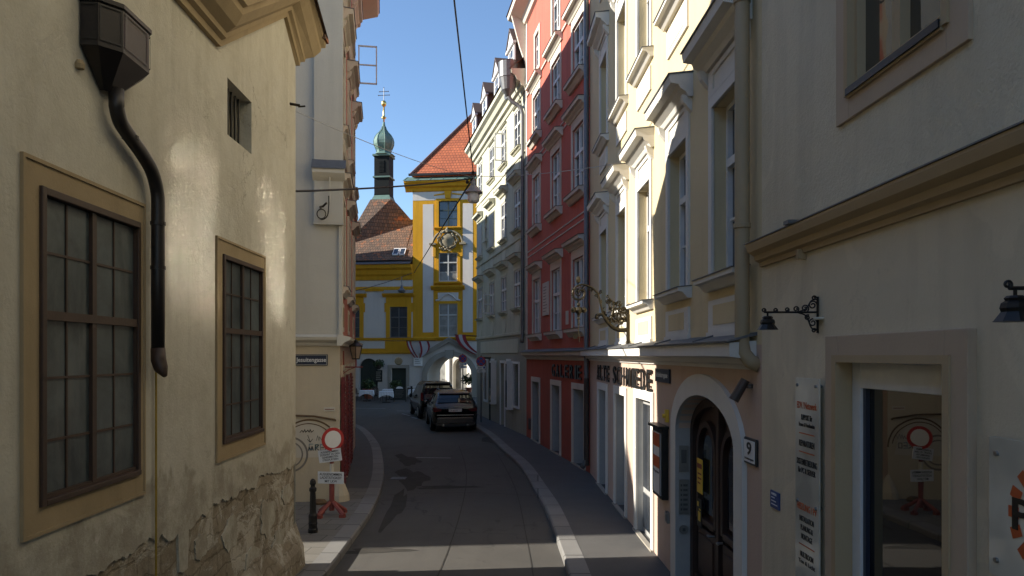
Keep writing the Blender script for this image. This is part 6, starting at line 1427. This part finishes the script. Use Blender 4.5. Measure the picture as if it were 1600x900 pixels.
m = MB(); m.tube([(-.1, .6, .02), (1.9, .3, -.1)], .03, 6); m.build('pole', 'iron', fl)
fl = flag('flag', 'folded red and white flag drooping left above the archway', (-8.05, 56.3, 4.25), (.7, -.05, 0), .5, 1.2, lambda s, q: Vector((.4 * s * s + .2 * s, -.08 * math.sin(5 * s + 3 * q), -1.25 * s)), 12, ['flagred', 'flagwhite', 'flagred'])
m = MB(); m.tube([(-.1, .6, .05), (2.2, .3, .05)], .025, 6); m.build('pole', 'iron', fl)
fl = flag('flag', 'white flag with red edges wrapped beside the drooping one above the archway', (-7.1, 56.3, 4.25), (1, -.05, 0), .75, 1.2, lambda s, q: Vector((.15 * math.sin(3 * s) - .1 * q * s, -.08 * math.sin(5 * s + 3 * q), (-1.3 + .45 * q) * s)), 12, ['flagred', 'flagwhite', 'flagwhite', 'flagwhite', 'flagred'])
t = thing('wall_sign', 'white box sign on the wall left of the stone archway', 'sign'); t.matrix_world = XY
m = MB(); m.box(.12, .78, -.22, -.02, 2.36, 3.06); m.build('box', 'white', t, bevel=.03)
m = MB()
for k in range(3): m.box(.22, .68 - .08 * k, -.223, -.2205, 2.56 + .14 * k, 2.60 + .14 * k)
m.build('print', 'graf_grey', t)
fl = flag('flag', 'red and white striped flag hanging in the sunlit courtyard behind the arch', (-6.3, 71, 4.3), (.8, 0, -.4), 1.5, 1, lambda s, q: Vector((.8 * s, .05 * math.sin(6 * s), .7 * s)), 12, ['flagred', 'flagwhite', 'flagred', 'flagwhite', 'flagred'])
t = thing('menu_stand', 'small framed board standing in the courtyard behind the arch', 'board', (-7.4, 66, 0)); m = MB(); m.box(-.42, .42, -.03, .03, .9, 2.0); m.box(-.04, .04, -.03, .03, 0, .9); m.build('frame', 'iron', t); m = MB(); m.box(-.36, .36, -.035, -.0305, .96, 1.94); m.build('panel', 'trimcream', t)

# ------------------------------------------------------------------ cafe at the end of the street
def bush(m, c, r, n, seed, leaf=.09):
    rr = random.Random(seed)
    for k in range(n):
        d = Vector((rr.gauss(0, 1), rr.gauss(0, 1), rr.gauss(0, .8))).normalized() * (r * (rr.random() ** .4)); p = Vector(c) + Vector((d.x, d.y, d.z * .8))
        a = Vector((rr.uniform(-1, 1), rr.uniform(-1, 1), rr.uniform(-1, 1))).normalized() * leaf; b = a.cross(Vector((rr.uniform(-1, 1), rr.uniform(-1, 1), rr.uniform(-1, 1)))).normalized() * leaf * .5
        m.face(p - a, p + b, p + a, p - b)
def cafe_table(x, y, lab, rz=.0, cloth=True):
    t = thing('cafe_table', 'wooden cafe table under the ' + lab, 'table', (x, y, 0), rz, group='cafe tables in front of the yellow wing')
    m = MB(); m.box(-.45, .45, -.45, .45, .70, .74); m.build('tabletop', 'wood', t)
    m = MB(); m.tube([(0, 0, .70), (0, 0, .05)], .035, 8); m.box(-.28, .28, -.04, .04, 0, .05); m.box(-.04, .04, -.28, .28, 0, .05); m.build('pedestal', 'iron', t)
    if cloth:
        c = MB(); n = 20; e = .47; top = []; bot = []
        for k in range(4 * n):
            q = k / n; sd_ = int(q); f = q - sd_
            p = [(-e + 2 * e * f, -e), (e, -e + 2 * e * f), (e - 2 * e * f, e), (-e, e - 2 * e * f)][sd_]
            cor = 1 - min(f, 1 - f) * 2; drop = .22 + .20 * cor ** 2; fl_ = 1.03 + .05 * math.sin(k * 1.7)
            top.append((p[0], p[1], .748)); bot.append((p[0] * fl_, p[1] * fl_, .748 - drop))
        for k in range(4 * n): c.face(top[k], top[(k + 1) % (4 * n)], bot[(k + 1) % (4 * n)], bot[k])
        c.face(*top); o = tag(c.build('tablecloth', 'cloth'), lab, 'tablecloth', 'white cafe tablecloths'); o.matrix_world = Matrix.Translation((x, y, 0)) @ Matrix.Rotation(rz, 4, 'Z')
    return t
cafe_table(-11.75, 52.2, 'white tablecloth half hidden by the corner house', .2)
cafe_table(-10.1, 51.5, 'white tablecloth on the table below the menu blackboard', .1)
cafe_table(-8.5, 50.0, 'white tablecloth on the nearest table beside the menu easel', .15)
cafe_table(-8.8, 53.2, 'white tablecloth on the table in front of the green door', .0)
cafe_table(-6.9, 53.0, 'white tablecloth on the table by the dark post', .0)
cafe_table(-6.6, 54.8, 'white tablecloth on the rear table beside the archway', .0)
def chair(x, y, rz, lab):
    t = thing('cafe_chair', lab, 'chair', (x, y, 0), rz, group='dark wicker cafe chairs'); m = MB(); m.box(-.22, .22, -.22, .22, .42, .46); m.build('seat', 'rattan', t)
    m = MB(); m.tube(smooth_path([(-.21, .2, .44), (-.20, .24, .75), (0, .26, .92), (.20, .24, .75), (.21, .2, .44)], 4), .02, 6); m.face((-.19, .235, .5), (.19, .235, .5), (.17, .25, .82), (-.17, .25, .82)); m.build('backrest', 'rattan', t)
    for a in (-.19, .19):
        for b in (-.19, .19): m = MB(); m.tube([(a, b, .43), (a * 1.1, b * 1.1, 0)], .016, 6); m.build('leg', 'rattan', t)
chair(-9.35, 51.9, 1.4, 'dark wicker chair between the two white clothed tables left of the menu easel')
chair(-11.1, 53.0, 2.6, 'dark wicker chair next to the terracotta pot')
chair(-9.9, 53.6, .2, 'dark wicker chair under the menu blackboard')
chair(-7.4, 54.2, .4, 'dark wicker chair behind the dark post near the archway')
t = thing('menu_easel', 'black cafe menu board with arched white top standing on the road side', 'a-board', (-7.72, 50.8, 0), .05)
m = MB(); m.prism([(-.45, .12), (.45, .12), (.45, .85), (.3, 1.02), (-.3, 1.02), (-.45, .85)], -.05, 0, 'y'); m.tube([(-.4, 0, .15), (-.42, -.05, 0)], .02, 6); m.tube([(.4, 0, .15), (.42, -.05, 0)], .02, 6); m.tube([(-.35, 0, .9), (-.4, .4, 0)], .02, 6); m.tube([(.35, 0, .9), (.4, .4, 0)], .02, 6); m.build('board', 'slate', t)
m = MB(); m.face(*[(.24 * math.cos(PI * k / 12), -.053, .90 + .16 * math.sin(PI * k / 12)) for k in range(13)]); m.build('white_top', 'white', t)
m = MB()
for k in range(6): m.box(-.32, .28 - .06 * (k % 3), -.053, -.0505, .75 - k * .09, .765 - k * .09)
m.build('chalk', 'graf_grey', t)
t = thing('barrier_post', 'short dark post with pale cap between cafe tables', 'bollard', (-6.95, 51.2, 0)); m = MB(); m.lathe([(.07, 0), (.06, .1), (.055, .95), (.075, .98), (.07, 1.05), (0, 1.08)], (0, 0, 0), 10); m.build('shaft', 'iron', t); m = MB(); m.tube([(-.3, 0, 1.0), (.3, 0, 1.0)], .02, 6); m.build('crossbar', 'white', t)
t = thing('menu_blackboard', 'black menu board hanging on the pale wall below the flower basket', 'menu board'); t.matrix_world = XY
m = MB(); m.box(-2.98, -2.40, -.07, -.02, 1.15, 2.05); m.build('board', 'slate', t)
m = MB()
for k in range(5): m.box(-2.90, -2.5 - .05 * (k % 2), -.074, -.0705, 1.88 - k * .15, 1.91 - k * .15)
m.build('chalk', 'trimcream', t)
t = thing('hanging_basket', 'bushy hanging plant basket on the pale wall above the menu blackboard', 'plant'); t.matrix_world = XY @ Matrix.Translation((-2.55, -.45, 2.55))
m = MB(); m.lathe([(.05, -.45), (.2, -.3), (.25, -.1)], (0, 0, 0), 10); m.build('basket', 'rattan', t); m = MB(); bush(m, (0, 0, 0), .42, 260, 3, .09); m.build('foliage', 'leaf', t)
t = thing('potted_plant', 'leafy plant in a terracotta pot at the green arched door', 'plant', (-10.6, 54.6, 0)); m = MB(); m.lathe([(.28, 0), (.40, .6), (.44, .62), (.44, .72), (.38, .72)], (0, 0, 0), 14); m.build('pot', 'terracotta', t); m = MB(); bush(m, (0, 0, 1.05), .55, 220, 5, .12); m.build('foliage', 'leaf', t)
t = thing('potted_plant', 'green shrub growing at the dark doorway between the cafe tables', 'plant', (-8.75, 55.9, 0)); m = MB(); m.lathe([(.2, 0), (.3, .45), (.32, .5)], (0, 0, 0), 12); m.build('pot', 'terracotta', t); m = MB(); bush(m, (0, 0, .95), .5, 200, 6, .11); m.build('foliage', 'leaf', t)
t = thing('potted_plant', 'tall green shrub in the courtyard just inside the archway on the right', 'plant', (-3.75, 64, 0)); m = MB(); m.lathe([(.22, 0), (.3, .4)], (0, 0, 0), 12); m.build('pot', 'terracotta', t); m = MB(); bush(m, (0, 0, 1.1), .65, 260, 8, .13); m.build('foliage', 'leaf', t)
